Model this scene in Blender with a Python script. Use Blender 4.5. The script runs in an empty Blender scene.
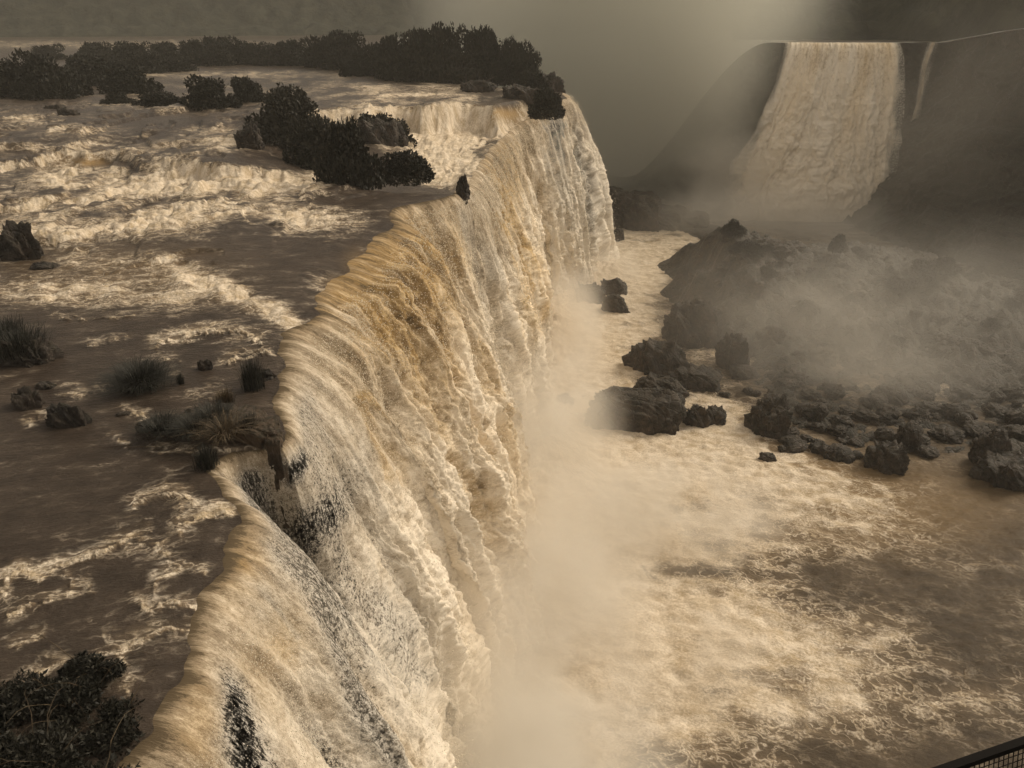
import bpy, math, random
import numpy as np
from mathutils import Vector, Matrix
R = math.radians
scene = bpy.context.scene
col = scene.collection
random.seed(7)
rng = np.random.default_rng(7)

# ------------------------------------------------------------------ camera
CH = 25.0; PITCH = R(26.0); F = 760.0; W, H = 1024, 768
BZ = -52.0                                   # level of the lower river in the gorge
SP, CP = math.sin(PITCH), math.cos(PITCH)
cam_d = bpy.data.cameras.new('camera'); cam = bpy.data.objects.new('camera', cam_d)
col.objects.link(cam); scene.camera = cam
cam.location = (0, 0, CH); cam.rotation_euler = (R(90) - PITCH, 0, 0)
cam_d.sensor_width = 36; cam_d.lens = 36 * F / W; cam_d.clip_end = 6000; cam_d.clip_start = 0.1

def proj(X, Y, Z):
    """survey helper: where a real point shows in the photograph"""
    zz = Z - CH
    d = np.maximum(Y * CP - zz * SP, 0.1)
    return W / 2 + F * X / d, H / 2 - F * (Y * SP + zz * CP) / d
def dep(v): return PITCH + math.atan((v - H / 2) / F)
def at(u, v, z):
    """real point at height z behind photo pixel u, v"""
    x = (u - W / 2) / F; y = -(v - H / 2) / F
    d = (x, CP + y * SP, -SP + y * CP)
    t = (z - CH) / d[2]
    return Vector((d[0] * t, d[1] * t, z))
def at_y(u, v, Y):
    x = (u - W / 2) / F; y = -(v - H / 2) / F
    d = (x, CP + y * SP, -SP + y * CP); t = Y / d[1]
    return Vector((d[0] * t, Y, CH + d[2] * t))
def depth_of(p): return p[1] * CP + (CH - p[2]) * SP

# ------------------------------------------------------------------ noise (numpy)
def _hash(ix, iy, seed):
    h = (ix.astype(np.int64) * 374761393 + iy.astype(np.int64) * 668265263 + seed * 1442695041) & 0xFFFFFFFF
    h = ((h ^ (h >> 13)) * 1274126177) & 0xFFFFFFFF
    h = (h ^ (h >> 16)) & 0xFFFFFFFF
    return h.astype(np.float32) * np.float32(2 * math.pi / 4294967296.0)
def perlin(x, y, seed=0):
    x = np.asarray(x, np.float32); y = np.asarray(y, np.float32)
    ix = np.floor(x); iy = np.floor(y); fx = x - ix; fy = y - iy
    ix = ix.astype(np.int32); iy = iy.astype(np.int32)
    def g(dx, dy):
        a = _hash(ix + dx, iy + dy, seed)
        return np.cos(a) * (fx - dx) + np.sin(a) * (fy - dy)
    u = fx * fx * fx * (fx * (fx * 6 - 15) + 10); v = fy * fy * fy * (fy * (fy * 6 - 15) + 10)
    a = g(0, 0) * (1 - u) + g(1, 0) * u; b = g(0, 1) * (1 - u) + g(1, 1) * u
    return (a * (1 - v) + b * v) * 1.41
def fbm(x, y, o=4, seed=0, gain=0.5):
    s = 0; a = 1.0; f = 1.0
    for i in range(o):
        s = s + a * perlin(x * f, y * f, seed + i * 17); a *= gain; f *= 2.03
    return s
def billow(x, y, o=4, seed=0, gain=0.5):      # rounded lumps with creases between them
    s = 0; a = 1.0; f = 1.0; t = 0
    for i in range(o):
        s = s + a * np.abs(perlin(x * f, y * f, seed + i * 31)); t += a; a *= gain; f *= 2.1
    return s / t * 2
def cells(x, y, seed=0):                      # rounded bulges with creases between them, 0..1
    x = np.asarray(x, np.float32); y = np.asarray(y, np.float32)
    ix = np.floor(x).astype(np.int32); iy = np.floor(y).astype(np.int32); d = np.full(np.broadcast(x, y).shape, 9, np.float32)
    for i in (-1, 0, 1):
        for j in (-1, 0, 1):
            a = _hash(ix + i, iy + j, seed); ox = .5 + .42 * np.cos(a); oy = .5 + .42 * np.sin(a * 3.7 + 1)
            d = np.minimum(d, (ix + i + ox - x) ** 2 + (iy + j + oy - y) ** 2)
    return np.sqrt(np.clip(1.15 - d, 0, 1))
def sst(a, b, x):
    t = np.clip((x - a) / (b - a), 0, 1); return t * t * (3 - 2 * t)
def blobs(u, v, L):
    s = np.zeros_like(u)
    for b in L:
        cu, cv, ru, rv, k = b[:5]; an = R(b[5]) if len(b) > 5 else 0
        dx, dy = u - cu, v - cv
        a = (dx * math.cos(an) + dy * math.sin(an)) / ru; c = (-dx * math.sin(an) + dy * math.cos(an)) / rv
        s = s + k * np.exp(-(a * a + c * c))
    return s
def strokes(u, v, L):
    s = np.zeros_like(u)
    for pts, w, k in L:
        dm = np.full(u.shape, 1e9, u.dtype)
        for (x0, y0), (x1, y1) in zip(pts[:-1], pts[1:]):
            vx, vy = x1 - x0, y1 - y0
            t = np.clip(((u - x0) * vx + (v - y0) * vy) / (vx * vx + vy * vy), 0, 1)
            dm = np.minimum(dm, (u - x0 - t * vx) ** 2 + (v - y0 - t * vy) ** 2)
        s = np.maximum(s, k * np.exp(-dm / (w * w)))
    return s

# ------------------------------------------------------------------ objects
def tag(o, label=None, cat=None, group=None, kind=None):
    if label: o['label'] = label
    if cat: o['category'] = cat
    if group: o['group'] = group
    if kind: o['kind'] = kind
    return o
def mesh_obj(name, V, Fc, mat=None, smooth=True, parent=None, uv=None, attr=None):
    V = np.asarray(V, np.float32); Fc = np.asarray(Fc, np.int32)
    me = bpy.data.meshes.new(name)
    k = Fc.shape[1]
    me.vertices.add(len(V)); me.vertices.foreach_set('co', V.ravel())
    me.loops.add(Fc.size); me.loops.foreach_set('vertex_index', Fc.ravel())
    me.polygons.add(len(Fc)); me.polygons.foreach_set('loop_start', np.arange(0, Fc.size, k, dtype=np.int32))
    me.polygons.foreach_set('loop_total', np.full(len(Fc), k, np.int32))
    me.polygons.foreach_set('use_smooth', np.full(len(Fc), smooth))
    me.update(calc_edges=True)
    if uv is not None:
        l = me.uv_layers.new(name='UVMap'); l.data.foreach_set('uv', np.asarray(uv, np.float32)[Fc.ravel()].ravel())
    if attr is not None:
        a = me.color_attributes.new('mix', 'FLOAT_COLOR', 'POINT')
        c = np.ones((len(V), 4), np.float32); c[:, :attr.shape[1]] = attr; a.data.foreach_set('color', c.ravel())
    if mat: me.materials.append(mat)
    o = bpy.data.objects.new(name, me); col.objects.link(o)
    if parent: o.parent = parent
    return o
def grid_faces(n, m):
    i = np.arange(n - 1)[:, None] * m + np.arange(m - 1)[None, :]
    i = i.ravel(); return np.stack([i, i + 1, i + m + 1, i + m], 1)
def grid_obj(name, X, Y, Z, mat, uv=None, attr=None):
    n, m = np.broadcast(X, Y, Z).shape
    X, Y, Z = np.broadcast_arrays(X, Y, Z); V = np.stack([X.ravel(), Y.ravel(), Z.ravel()], 1)
    return mesh_obj(name, V, grid_faces(n, m), mat, uv=None if uv is None else np.stack([np.broadcast_to(a, (n, m)).ravel() for a in uv], 1),
                    attr=None if attr is None else np.stack([np.broadcast_to(a, (n, m)).ravel() for a in attr], 1))
def empty(name, loc):
    o = bpy.data.objects.new(name, None); col.objects.link(o); o.location = loc; o.empty_display_size = .3; return o
def copy_tree(o, loc, scl, rz):
    c = o.copy(); col.objects.link(c); c.location = loc; c.scale = scl; c.rotation_euler = (0, 0, rz)
    for ch in list(o.children):
        d = ch.copy(); col.objects.link(d); d.parent = c
    return c

# ------------------------------------------------------------------ materials
class NT:
    def __init__(s, name):
        s.m = bpy.data.materials.new(name); s.m.use_nodes = True; s.t = s.m.node_tree; s.t.nodes.clear()
        s.out = s.t.nodes.new('ShaderNodeOutputMaterial')
    def n(s, typ, **kw):
        x = s.t.nodes.new('ShaderNode' + typ)
        for k, v in kw.items(): setattr(x, k, v)
        return x
    def link(s, a, b): s.t.links.new(a, b)
    def setv(s, sock, v):
        if hasattr(v, 'node'): s.link(v, sock)
        else: sock.default_value = v
    def math(s, op, a, b=None, c=None, clamp=False):
        x = s.n('Math', operation=op, use_clamp=clamp); s.setv(x.inputs[0], a)
        if b is not None: s.setv(x.inputs[1], b)
        if c is not None: s.setv(x.inputs[2], c)
        return x.outputs[0]
    def ss(s, v, a, b, lo=0.0, hi=1.0):
        x = s.n('MapRange', interpolation_type='SMOOTHSTEP'); s.setv(x.inputs[0], v)
        s.setv(x.inputs[1], a); s.setv(x.inputs[2], b); s.setv(x.inputs[3], lo); s.setv(x.inputs[4], hi); return x.outputs[0]
    def noise(s, vec, scale, detail=4, rough=.5, dist=0.0, typ='FBM', dims='3D'):
        x = s.n('TexNoise', noise_dimensions=dims); x.noise_type = typ
        if vec is not None: s.link(vec, x.inputs['Vector'])
        x.inputs['Scale'].default_value = scale; x.inputs['Detail'].default_value = detail
        x.inputs['Roughness'].default_value = rough; x.inputs['Distortion'].default_value = dist
        return x.outputs['Fac']
    def map(s, vec, sc=(1, 1, 1), loc=(0, 0, 0), rot=(0, 0, 0)):
        x = s.n('Mapping'); s.link(vec, x.inputs[0]); x.inputs['Scale'].default_value = sc
        x.inputs['Location'].default_value = loc; x.inputs['Rotation'].default_value = rot; return x.outputs[0]
    def mix(s, f, a, b):
        x = s.n('Mix', data_type='RGBA'); s.setv(x.inputs[0], f)
        for sock, v in ((x.inputs[6], a), (x.inputs[7], b)):
            if hasattr(v, 'node'): s.link(v, sock)
            else: sock.default_value = (*v, 1)
        return x.outputs[2]
    def warp(s, vec, amt, scale, detail=2):
        x = s.n('TexNoise'); s.link(vec, x.inputs['Vector']); x.inputs['Scale'].default_value = scale; x.inputs['Detail'].default_value = detail
        a = s.n('VectorMath', operation='SUBTRACT'); s.link(x.outputs['Color'], a.inputs[0]); a.inputs[1].default_value = (.5, .5, .5)
        b = s.n('VectorMath', operation='SCALE'); s.link(a.outputs[0], b.inputs[0]); b.inputs['Scale'].default_value = amt
        c = s.n('VectorMath', operation='ADD'); s.link(vec, c.inputs[0]); s.link(b.outputs[0], c.inputs[1]); return c.outputs[0]
    def bump(s, h, strength, dist, nrm=None):
        x = s.n('Bump'); s.link(h, x.inputs['Height']); x.inputs['Strength'].default_value = strength; x.inputs['Distance'].default_value = dist
        if nrm: s.link(nrm, x.inputs['Normal'])
        return x.outputs[0]
    def bsdf(s, c, rough, nrm=None, spec=.5, ior=1.45):
        x = s.n('BsdfPrincipled'); s.setv(x.inputs['Base Color'], c if hasattr(c, 'node') else (*c, 1)); s.setv(x.inputs['Roughness'], rough)
        s.setv(x.inputs['Specular IOR Level'], spec); x.inputs['IOR'].default_value = ior
        if nrm: s.link(nrm, x.inputs['Normal'])
        return x.outputs[0]
    def surf(s, o): s.link(o, s.out.inputs['Surface']); return s.m
    def ridge(s, f, w):           # thin lines where the noise crosses its middle
        a = s.math('ABSOLUTE', s.math('SUBTRACT', f, .5)); return s.ss(a, 0.0, w, 1.0, 0.0)

FOAM = (.86, .75, .60); FOAM2 = (.62, .50, .33); SILT = (.40, .26, .11); BROWN = (.056, .042, .031); DEEP = (.045, .033, .023)

def river_mat(name, flow=(.16, .55), lines=1.0, scale=1.0, brown=BROWN, grain=.55, web_s=1.0):
    """turbid water with foam lying on it; attribute mix: r foam, g silt gold, b thin water over dark rock"""
    t = NT(name); geo = t.n('NewGeometry').outputs['Position']
    at_ = t.n('Attribute', attribute_name='mix'); sep = t.n('SeparateColor'); t.link(at_.outputs['Color'], sep.inputs[0])
    foam, gold, thin = sep.outputs[0], sep.outputs[1], sep.outputs[2]
    uvn = t.n('UVMap', uv_map='UVMap').outputs[0]
    v1 = t.warp(t.map(uvn, (flow[0] * scale, flow[1] * scale, 1)), .5, .8)
    big = t.noise(v1, 1.0, 8, .66, .1)
    v2 = t.warp(uvn, 1.6 / scale, .22 * scale, 3)
    v2 = t.map(v2, (.20 * scale * web_s, .40 * scale * web_s, 1))
    n1 = t.noise(v2, 1.0, 3.5, .55, 0); n2 = t.noise(v2, 2.6, 3, .55, 0)
    web = t.math('MAXIMUM', t.ridge(n1, .035), t.math('MULTIPLY', t.ridge(n2, .05), .8))
    fine = t.noise(uvn, 4.5 * scale, 5, .7)
    f = t.math('ADD', foam, t.math('MULTIPLY', t.math('SUBTRACT', big, .5), 2.3))
    f = t.math('ADD', f, t.math('MULTIPLY', t.math('SUBTRACT', fine, .5), grain))
    m = t.ss(f, .42, .80)
    webm = t.math('MULTIPLY', web, t.ss(t.math('ADD', foam, t.math('MULTIPLY', t.math('SUBTRACT', big, .5), 1.2)), .0, .5, 0.0, lines))
    webm = t.math('MULTIPLY', webm, t.ss(fine, .36, .52, .35))
    m = t.math('MAXIMUM', m, webm)
    wet = t.mix(t.ss(big, .3, .7), tuple(x * .75 for x in brown), tuple(x * 1.35 for x in brown))
    wet = t.mix(t.ss(t.math('ADD', foam, t.math('MULTIPLY', t.math('SUBTRACT', big, .5), .8)), .1, .8, 0, .85), wet, (.29, .215, .135))
    wet = t.mix(gold, wet, SILT); wet = t.mix(thin, wet, DEEP)
    fo = t.mix(t.ss(t.math('ADD', fine, t.math('MULTIPLY', n2, .8)), .68, 1.15), (.50, .39, .25), FOAM)
    c = t.mix(m, wet, fo)
    rip = t.noise(t.map(uvn, (.8 * scale, 2.0 * scale, 1)), 1.6, 6, .66, .15)
    h = t.math('ADD', rip, t.math('MULTIPLY', m, .7)); h = t.math('ADD', h, t.math('MULTIPLY', fine, .5)); h = t.math('ADD', h, t.math('MULTIPLY', n1, .6))
    rough = t.math('ADD', t.math('MULTIPLY', m, .45), .32)
    return t.surf(t.bsdf(c, rough, t.bump(h, .55, .35 / scale), .22, 1.33))

def fall_mat(name):
    """falling water in metres of uv (along the lip, down the fall); mix: r foam with painted crease shade, g gold, b lace"""
    t = NT(name); uvn = t.n('UVMap', uv_map='UVMap').outputs[0]
    at_ = t.n('Attribute', attribute_name='mix'); sep = t.n('SeparateColor'); t.link(at_.outputs['Color'], sep.inputs[0])
    foam, gold, lace = sep.outputs[0], sep.outputs[1], sep.outputs[2]
    vs = t.warp(t.map(uvn, (1.1, .10, 1)), .5, 1.3)
    streak = t.noise(vs, 1.0, 6, .6, .1)
    vm = t.warp(t.map(uvn, (.8, .5, 1)), .35, .9)
    mid = t.noise(vm, 1.0, 8, .72, .0)
    fine = t.noise(t.map(uvn, (2.6, 1.8, 1)), 1.5, 6, .8, .0)
    vf = t.noise(t.map(uvn, (11, 7, 1)), 1.3, 3, .8, 0)
    sxy = t.n('SeparateXYZ'); t.link(uvn, sxy.inputs[0]); near = t.ss(sxy.outputs[1], 2, 24, 1.0, .25)
    streak = t.math('ADD', t.math('MULTIPLY', t.math('SUBTRACT', streak, .5), near), .5)
    b = t.math('ADD', t.math('MULTIPLY', streak, .4), t.math('MULTIPLY', mid, .95)); b = t.math('ADD', b, t.math('MULTIPLY', fine, .55)); b = t.math('ADD', b, t.math('MULTIPLY', vf, .35))   # mean 1.125
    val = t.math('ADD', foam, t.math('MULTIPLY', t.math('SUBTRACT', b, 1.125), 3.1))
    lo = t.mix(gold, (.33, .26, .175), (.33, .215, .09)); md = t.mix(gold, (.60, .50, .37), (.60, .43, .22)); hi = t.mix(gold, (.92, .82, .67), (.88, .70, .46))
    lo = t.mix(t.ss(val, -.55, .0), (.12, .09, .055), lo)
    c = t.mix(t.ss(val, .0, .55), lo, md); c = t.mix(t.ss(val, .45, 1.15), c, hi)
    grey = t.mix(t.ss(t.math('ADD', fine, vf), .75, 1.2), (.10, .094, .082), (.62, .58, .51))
    c = t.mix(t.math('MULTIPLY', lace, .95, clamp=True), c, grey)  # greys thin lacy water and paints in the shade of the veils
    h = t.math('ADD', t.math('MULTIPLY', mid, 1.0), t.math('MULTIPLY', streak, .5)); h = t.math('ADD', h, t.math('MULTIPLY', fine, .45)); h = t.math('ADD', h, t.math('MULTIPLY', vf, .2))
    s = t.bsdf(c, .85, t.bump(h, .6, .4), .08, 1.33)
    strand = t.noise(t.map(uvn, (6.5, 1.5, 1)), 1.3, 5, .68, 0)
    holes = t.math('ADD', t.math('MULTIPLY', fine, .55), t.math('MULTIPLY', streak, .2)); holes = t.math('ADD', holes, t.math('MULTIPLY', strand, .85)); holes = t.math('ADD', holes, t.math('MULTIPLY', vf, .4))  # 1.0
    a = t.ss(t.math('SUBTRACT', holes, t.math('MULTIPLY', lace, .40)), .55, .78)
    a = t.math('MAXIMUM', a, t.ss(lace, .0, .12, 1.0, 0.0))
    mx = t.n('MixShader'); t.link(a, mx.inputs[0]); t.link(t.n('BsdfTransparent').outputs[0], mx.inputs[1]); t.link(s, mx.inputs[2])
    return t.surf(mx.outputs[0])

def rock_mat(name, c0, c1, moss=(.05, .045, .025), mossy=.5):
    t = NT(name); p = t.n('NewGeometry'); g = p.outputs['Position']
    a = t.noise(g, .5, 8, .65, .3); b = t.noise(g, 2.6, 8, .7)
    c = t.mix(t.ss(a, .35, .65), c0, c1)
    nz = t.n('SeparateXYZ'); t.link(p.outputs['Normal'], nz.inputs[0])
    c = t.mix(t.math('MULTIPLY', t.math('MULTIPLY', t.ss(nz.outputs[2], .25, .8), t.ss(b, .42, .58)), mossy), c, moss)
    vor = t.n('TexVoronoi', feature='DISTANCE_TO_EDGE'); t.link(t.warp(g, .8, .7), vor.inputs['Vector']); vor.inputs['Scale'].default_value = .55
    h = t.math('ADD', b, t.math('MULTIPLY', t.ss(vor.outputs['Distance'], 0, .12), .5)); h = t.math('ADD', h, a)
    return t.surf(t.bsdf(c, t.ss(b, .3, .7, .35, .8), t.bump(h, .9, .6), .4))

def leaf_mat(name, c0, c1):
    t = NT(name); g = t.n('NewGeometry'); ri = g.outputs['Random Per Island']
    a = t.noise(g.outputs['Position'], .7, 3)
    f = t.math('ADD', t.math('MULTIPLY', ri, .6), t.math('MULTIPLY', a, .5))
    c = t.mix(t.ss(f, .2, .9), c0, c1)
    d = t.bsdf(c, .6, None, .3)
    return t.surf(d)

def mist_mat(name, dens, colr, scale=.05, thr=.42, aniso=.0, det=3, stretch=(1, 1, 1)):
    t = NT(name); g = t.n('NewGeometry').outputs['Position']; o = t.n('TexCoord').outputs['Object']
    ln = t.n('VectorMath', operation='LENGTH'); t.link(o, ln.inputs[0])
    fall = t.ss(ln.outputs['Value'], .25, 1.0, 1.0, 0.0)
    n = t.noise(t.warp(t.map(g, stretch), 7, scale * .8), scale, det, .55)
    d = t.math('MULTIPLY', fall, t.ss(t.math('ADD', n, t.math('MULTIPLY', fall, .12)), thr, thr + .26))
    v = t.n('VolumePrincipled'); v.inputs['Color'].default_value = (*colr, 1); v.inputs['Anisotropy'].default_value = aniso
    t.link(t.math('MULTIPLY', d, dens), v.inputs['Density']); t.link(v.outputs[0], t.out.inputs['Volume'])
    return t.m

M_river = river_mat('turbid river water', (.30, .62))
M_basin = river_mat('gorge water', (.16, .26), 1.0, .62, (.088, .066, .043), .35, .9)
M_fall = fall_mat('falling water')
M_rock = rock_mat('wet basalt', (.026, .021, .017), (.080, .060, .044))
M_cliff = rock_mat('cliff basalt', (.025, .022, .019), (.075, .062, .048), mossy=.2)
M_mound = rock_mat('overgrown rock', (.030, .026, .021), (.085, .063, .044), (.035, .036, .022), .7)
M_ledge = rock_mat('ledge rock', (.035, .026, .018), (.12, .082, .05), (.03, .03, .018), .6)
M_far = rock_mat('far cliff rock', (.030, .028, .022), (.06, .048, .036), (.03, .035, .02), .6)
M_leaf = leaf_mat('dark foliage', (.009, .009, .006), (.034, .031, .021))
M_leaf2 = leaf_mat('olive foliage', (.016, .015, .011), (.055, .05, .036))
M_grass = leaf_mat('dark grass', (.013, .014, .011), (.05, .047, .036))
M_dry = leaf_mat('dry grass', (.06, .042, .024), (.15, .11, .065))
M_wood = rock_mat('bark', (.04, .03, .022), (.09, .07, .05), mossy=0)

# ------------------------------------------------------------------ lip of the main falls (surveyed points)
LIP = [(20, 1010, 0), (70, 880, 0), (118, 768, 0), (150, 722, 0), (176, 679, 0), (192, 626, 0), (200, 604, 0), (223, 567, 0), (237, 521, 0),
       (228, 492, 0), (206, 467, 0), (232, 450, -.2), (278, 447, 0), (282, 430, 0), (272, 396, 0), (285, 363, 0), (276, 340, 0), (300, 303, -.5),
       (330, 282, -.8), (346, 268, -.8), (372, 240, -.3), (386, 215, 0), (412, 205, 0), (453, 194, 0), (466, 184, -1.5), (474, 170, -3.5),
       (490, 148, -4.5), (512, 128, -3.5), (538, 112, -.5), (549, 103, 1.5), (566, 98, 2.2)]
LP = [at(*p) for p in LIP]
LP += [Vector((LP[-1].x - 1, LP[-1].y + 14, 3)), Vector((LP[-1].x - 22, LP[-1].y + 26, 3)), Vector((-30, 320, 3)), Vector((-70, 520, 3)), Vector((-170, 1100, 3)), Vector((-500, 3000, 3))]
LY = np.array([p.y for p in LP]); LX = np.array([p.x for p in LP]); LZ = np.array([p.z for p in LP])
for i in range(1, len(LY)): LY[i] = max(LY[i], LY[i - 1] + .15)
def lipx(Y):
    x = np.interp(Y, LY, LX)
    return x + (perlin(Y * .085, Y * 0 + .5, 6) * 2.6 + perlin(Y * .21, Y * 0 + .5, 7) * 1.0) * sst(60, 68, Y) * sst(117, 108, Y) + (perlin(Y * .45, Y * 0 + .5, 3) * .5 + perlin(Y * 1.6, Y * 0 + .5, 4) * .18) * sst(0, 10, Y)

# ------------------------------------------------------------------ upper river (plateau)
def poly_y(pts, z):
    q = [at(u, v, z) for u, v in pts]; q.sort(key=lambda p: p.x); return np.array([p.x for p in q]), np.array([p.y for p in q])
S1 = poly_y([(-120, 150), (0, 146), (60, 140), (130, 136), (180, 126), (250, 128), (333, 115), (396, 111), (470, 107), (512, 108), (545, 101)], 3)
S2 = poly_y([(-120, 168), (20, 163), (60, 155), (112, 156), (150, 168), (229, 172), (290, 170), (325, 176), (360, 168)], 1.5)
def river_z(X, Y):
    y1 = np.interp(X, *S1) + fbm(X * .12, Y * .02, 3, 5) * 4 ; y2 = np.interp(X, *S2) + fbm(X * .2, Y * .02, 3, 9) * 2.5
    right = sst(-62, -48, X)
    a = sst(-1, 1, (Y - y1) / (1.6 + 5 * (1 - right)))
    b = sst(-1, 1, (Y - y2) / 1.3)
    lv = 1.4 + .9 * sst(-62, -52, X)
    z = (3 - lv) * a + lv * b
    led = sst(-.02, .05, fbm(X * .045 + 3, Y * .034, 3, 15)) + .8 * sst(-.02, .04, fbm(X * .08 + 9, Y * .06, 3, 16))
    z = z + .75 * led * sst(70, 100, Y) * sst(260, 190, Y) * sst(3, 20, lipx(Y) - X) * sst(400, 250, -X)
    # the white apron between the upper step and the brink of the main drop
    d = lipx(Y) - X
    ap = sst(118, 128, Y) * (1 - a) * sst(46, 12, d + (Y - 125) * -.18)
    z = z * (1 - ap * right) + ap * right * (-1.5 - 3.2 * sst(32, 0, d))
    z = np.where(d < 4, z + (np.interp(Y, LY, LZ) - z) * sst(4, .3, d), z)
    return z

FO = [(60, 128, 60, 8, .35), (110, 150, 90, 12, .55), (30, 178, 80, 14, .7), (150, 185, 90, 16, .7), (215, 140, 40, 12, .6), (270, 185, 55, 12, .75), (60, 205, 110, 12, .6),
      (200, 215, 130, 14, .72), (300, 222, 60, 12, .6), (80, 232, 120, 14, .65), (110, 262, 110, 10, .5), (50, 290, 90, 16, .8), (190, 283, 40, 8, .55, 10), (170, 300, 60, 10, .5),
      (245, 300, 75, 10, .75, 25), (290, 325, 30, 12, .7, 30), (330, 250, 25, 10, .3), (390, 88, 60, 3.5, .55), (430, 95, 55, 3, .4), (300, 75, 80, 3, .3),
      (415, 140, 50, 22, 1.2, 35), (455, 150, 40, 40, 1.3), (470, 130, 60, 14, 1.2), (400, 125, 30, 8, .9), (530, 108, 22, 8, .8), (355, 240, 30, 12, .4), (320, 285, 20, 14, .4), (120, 45, 260, 5, .55),  # last blob: grazing sheen of the far river painted in as foam
      (30, 118, 40, 6, .4), (150, 200, 240, 55, .15), (120, 290, 190, 30, .15), (250, 92, 400, 30, .32), (230, 185, 110, 14, .35), (360, 112, 30, 6, .4), (150, 105, 60, 5, .25), (200, 75, 90, 4, .3),
      (100, 162, 30, 5, -.6, 5), (270, 250, 70, 7, -.55, -5), (395, 197, 60, 8, -1.1), (150, 245, 60, 4, -.3), (40, 190, 20, 5, -.4), (240, 165, 40, 4, -.7), (185, 150, 25, 4, -.3), (150, 122, 70, 3, -.4), (290, 255, 80, 8, -.35), (20, 325, 200, 8, -.2)]
ST = [([(160, 346), (185, 339), (213, 333), (245, 336), (262, 340)], 4, 1.0), ([(226, 362), (245, 356), (275, 354)], 2.2, .9),
      ([(5, 583), (20, 572), (45, 578), (60, 566), (85, 560), (108, 552), (130, 538), (152, 532)], 4, .95), ([(128, 548), (148, 540), (160, 552), (170, 560)], 7, .62),
      ([(182, 526), (200, 518), (216, 514), (236, 512)], 4, 1.0), ([(138, 506), (160, 497), (182, 496), (192, 503)], 5, .85), ([(175, 500), (180, 535)], 5, .5),
      ([(10, 615), (40, 604), (70, 598), (92, 588)], 4, .8), ([(70, 570), (78, 590), (95, 592)], 4, .6), ([(158, 580), (166, 572), (180, 568), (200, 574)], 3.5, .8), ([(158, 580), (158, 600), (170, 598)], 3, .55),
      ([(146, 605), (160, 612), (165, 603), (180, 604), (196, 606)], 4, .8), ([(120, 655), (140, 642), (165, 630), (190, 628)], 5, .85), ([(100, 660), (120, 650), (132, 668), (125, 690)], 5, .6),
      ([(22, 645), (35, 640), (45, 637)], 4, .7), ([(40, 675), (55, 662), (65, 660)], 5, .75), ([(0, 590), (6, 600)], 5, .8), ([(104, 388), (118, 386)], 3, .6), ([(165, 362), (180, 362)], 2.5, .7), ([(170, 378), (178, 380)], 2.5, .7),
      ([(63, 396), (86, 394)], 2.5, .6), ([(128, 415), (142, 417)], 3, .8), ([(110, 440), (122, 446)], 3, .6), ([(155, 456), (172, 452), (200, 456)], 3, .8), ([(90, 345), (130, 340)], 2, .5), ([(60, 320), (130, 316)], 2.5, .45),
      ([(30, 425), (50, 418)], 3, .5), ([(200, 400), (225, 395)], 3, .5)]
GO = [(470, 113, 60, 5, 1.0), (505, 120, 30, 8, .7), (85, 162, 22, 6, .9), (360, 262, 14, 12, .35), (335, 283, 12, 6, .35), (400, 215, 12, 5, .25), (255, 188, 20, 6, .4), (120, 270, 120, 30, .15)]

va = np.concatenate([np.arange(1010, 330, -2.0), np.arange(330, 60, -1.0), np.arange(60, 30.5, -.75)])
rows = np.array([CH / math.tan(dep(v)) for v in va]); rows = np.concatenate([rows, [1500, 1900, 2400, 3000]])
NQ = 620
q = np.linspace(0, 1, NQ)[None, :] ** 1.15
Yg = np.repeat(rows[:, None], NQ, 1)
D_ = Yg * CP + CH * SP
lx = lipx(Yg)
Xg = lx - q * (lx + .72 * D_ + 14)
Zg = river_z(Xg, Yg)
u, v = proj(Xg, Yg, Zg)
wob_u = u + fbm(Xg * .25, Yg * .25, 3, 71) * 9; wob_v = v + fbm(Xg * .25, Yg * .25, 3, 81) * 3.0
foam = np.clip(.82 * blobs(wob_u, wob_v, FO), 0, 1.25)
rl = fbm(Xg * .10 + 5, Yg * .06, 4, 25, .6); foam = foam * (1 + .9 * rl * sst(60, 90, Yg) * (foam < 1.0)) - .10 * sst(60, 90, Yg)
crest = strokes(wob_u, v + fbm(Xg * .5, Yg * .5, 3, 91) * 4, [(p_, w_ * .8, k_) for p_, w_, k_ in ST]) * (.68 + .75 * fbm(Xg * 1.1, Yg * 2.4, 5, 33, .7))
ST2 = [(p_, w_ * 2.6, k_ * .42) for p_, w_, k_ in ST]
halo = strokes(wob_u + 3, v + 5 + fbm(Xg * .5, Yg * .5, 3, 91) * 4, ST2)
foam = np.maximum(np.maximum(foam, np.clip(crest, 0, 1)), halo)
gold = np.clip(blobs(u, v, GO), 0, 1)
# steeper faces of the small steps show the silt-coloured water
dz = np.abs(np.gradient(Zg, axis=0)) / (np.abs(np.gradient(Yg, axis=0)) + 1e-6)
foam = np.clip(foam + np.clip(dz - .12, 0, 1) * .9 * (1 - gold), 0, 1.3)
thin = np.clip(blobs(u, v, [(240, 140, 10, 10, .9), (200, 133, 8, 8, .7), (115, 160, 8, 8, .5), (270, 345, 22, 6, .6), (284, 362, 22, 4, .8), (262, 385, 20, 8, .5)]), 0, 1)
wl = np.clip(rows[:, None] / 60, .6, 5)
amp = .05 + .75 * np.clip(foam, 0, 1) * np.clip(Yg / 90, .25, 1.1)
wav = (billow(Xg * .22, Yg * .16, 5, 21, .55) - .45) * 1.3 + (cells(Xg * .45 + fbm(Xg * .4, Yg * .4, 2, 23), Yg * .3 + fbm(Xg * .4, Yg * .4, 2, 24), 22) - .75) * .8 + fbm(Xg * .6, Yg * .5, 3, 41) * .35
Zg = Zg + amp * wav + .22 * np.clip(crest, 0, 1) * np.clip(Yg / 60, .3, 1)
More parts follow.
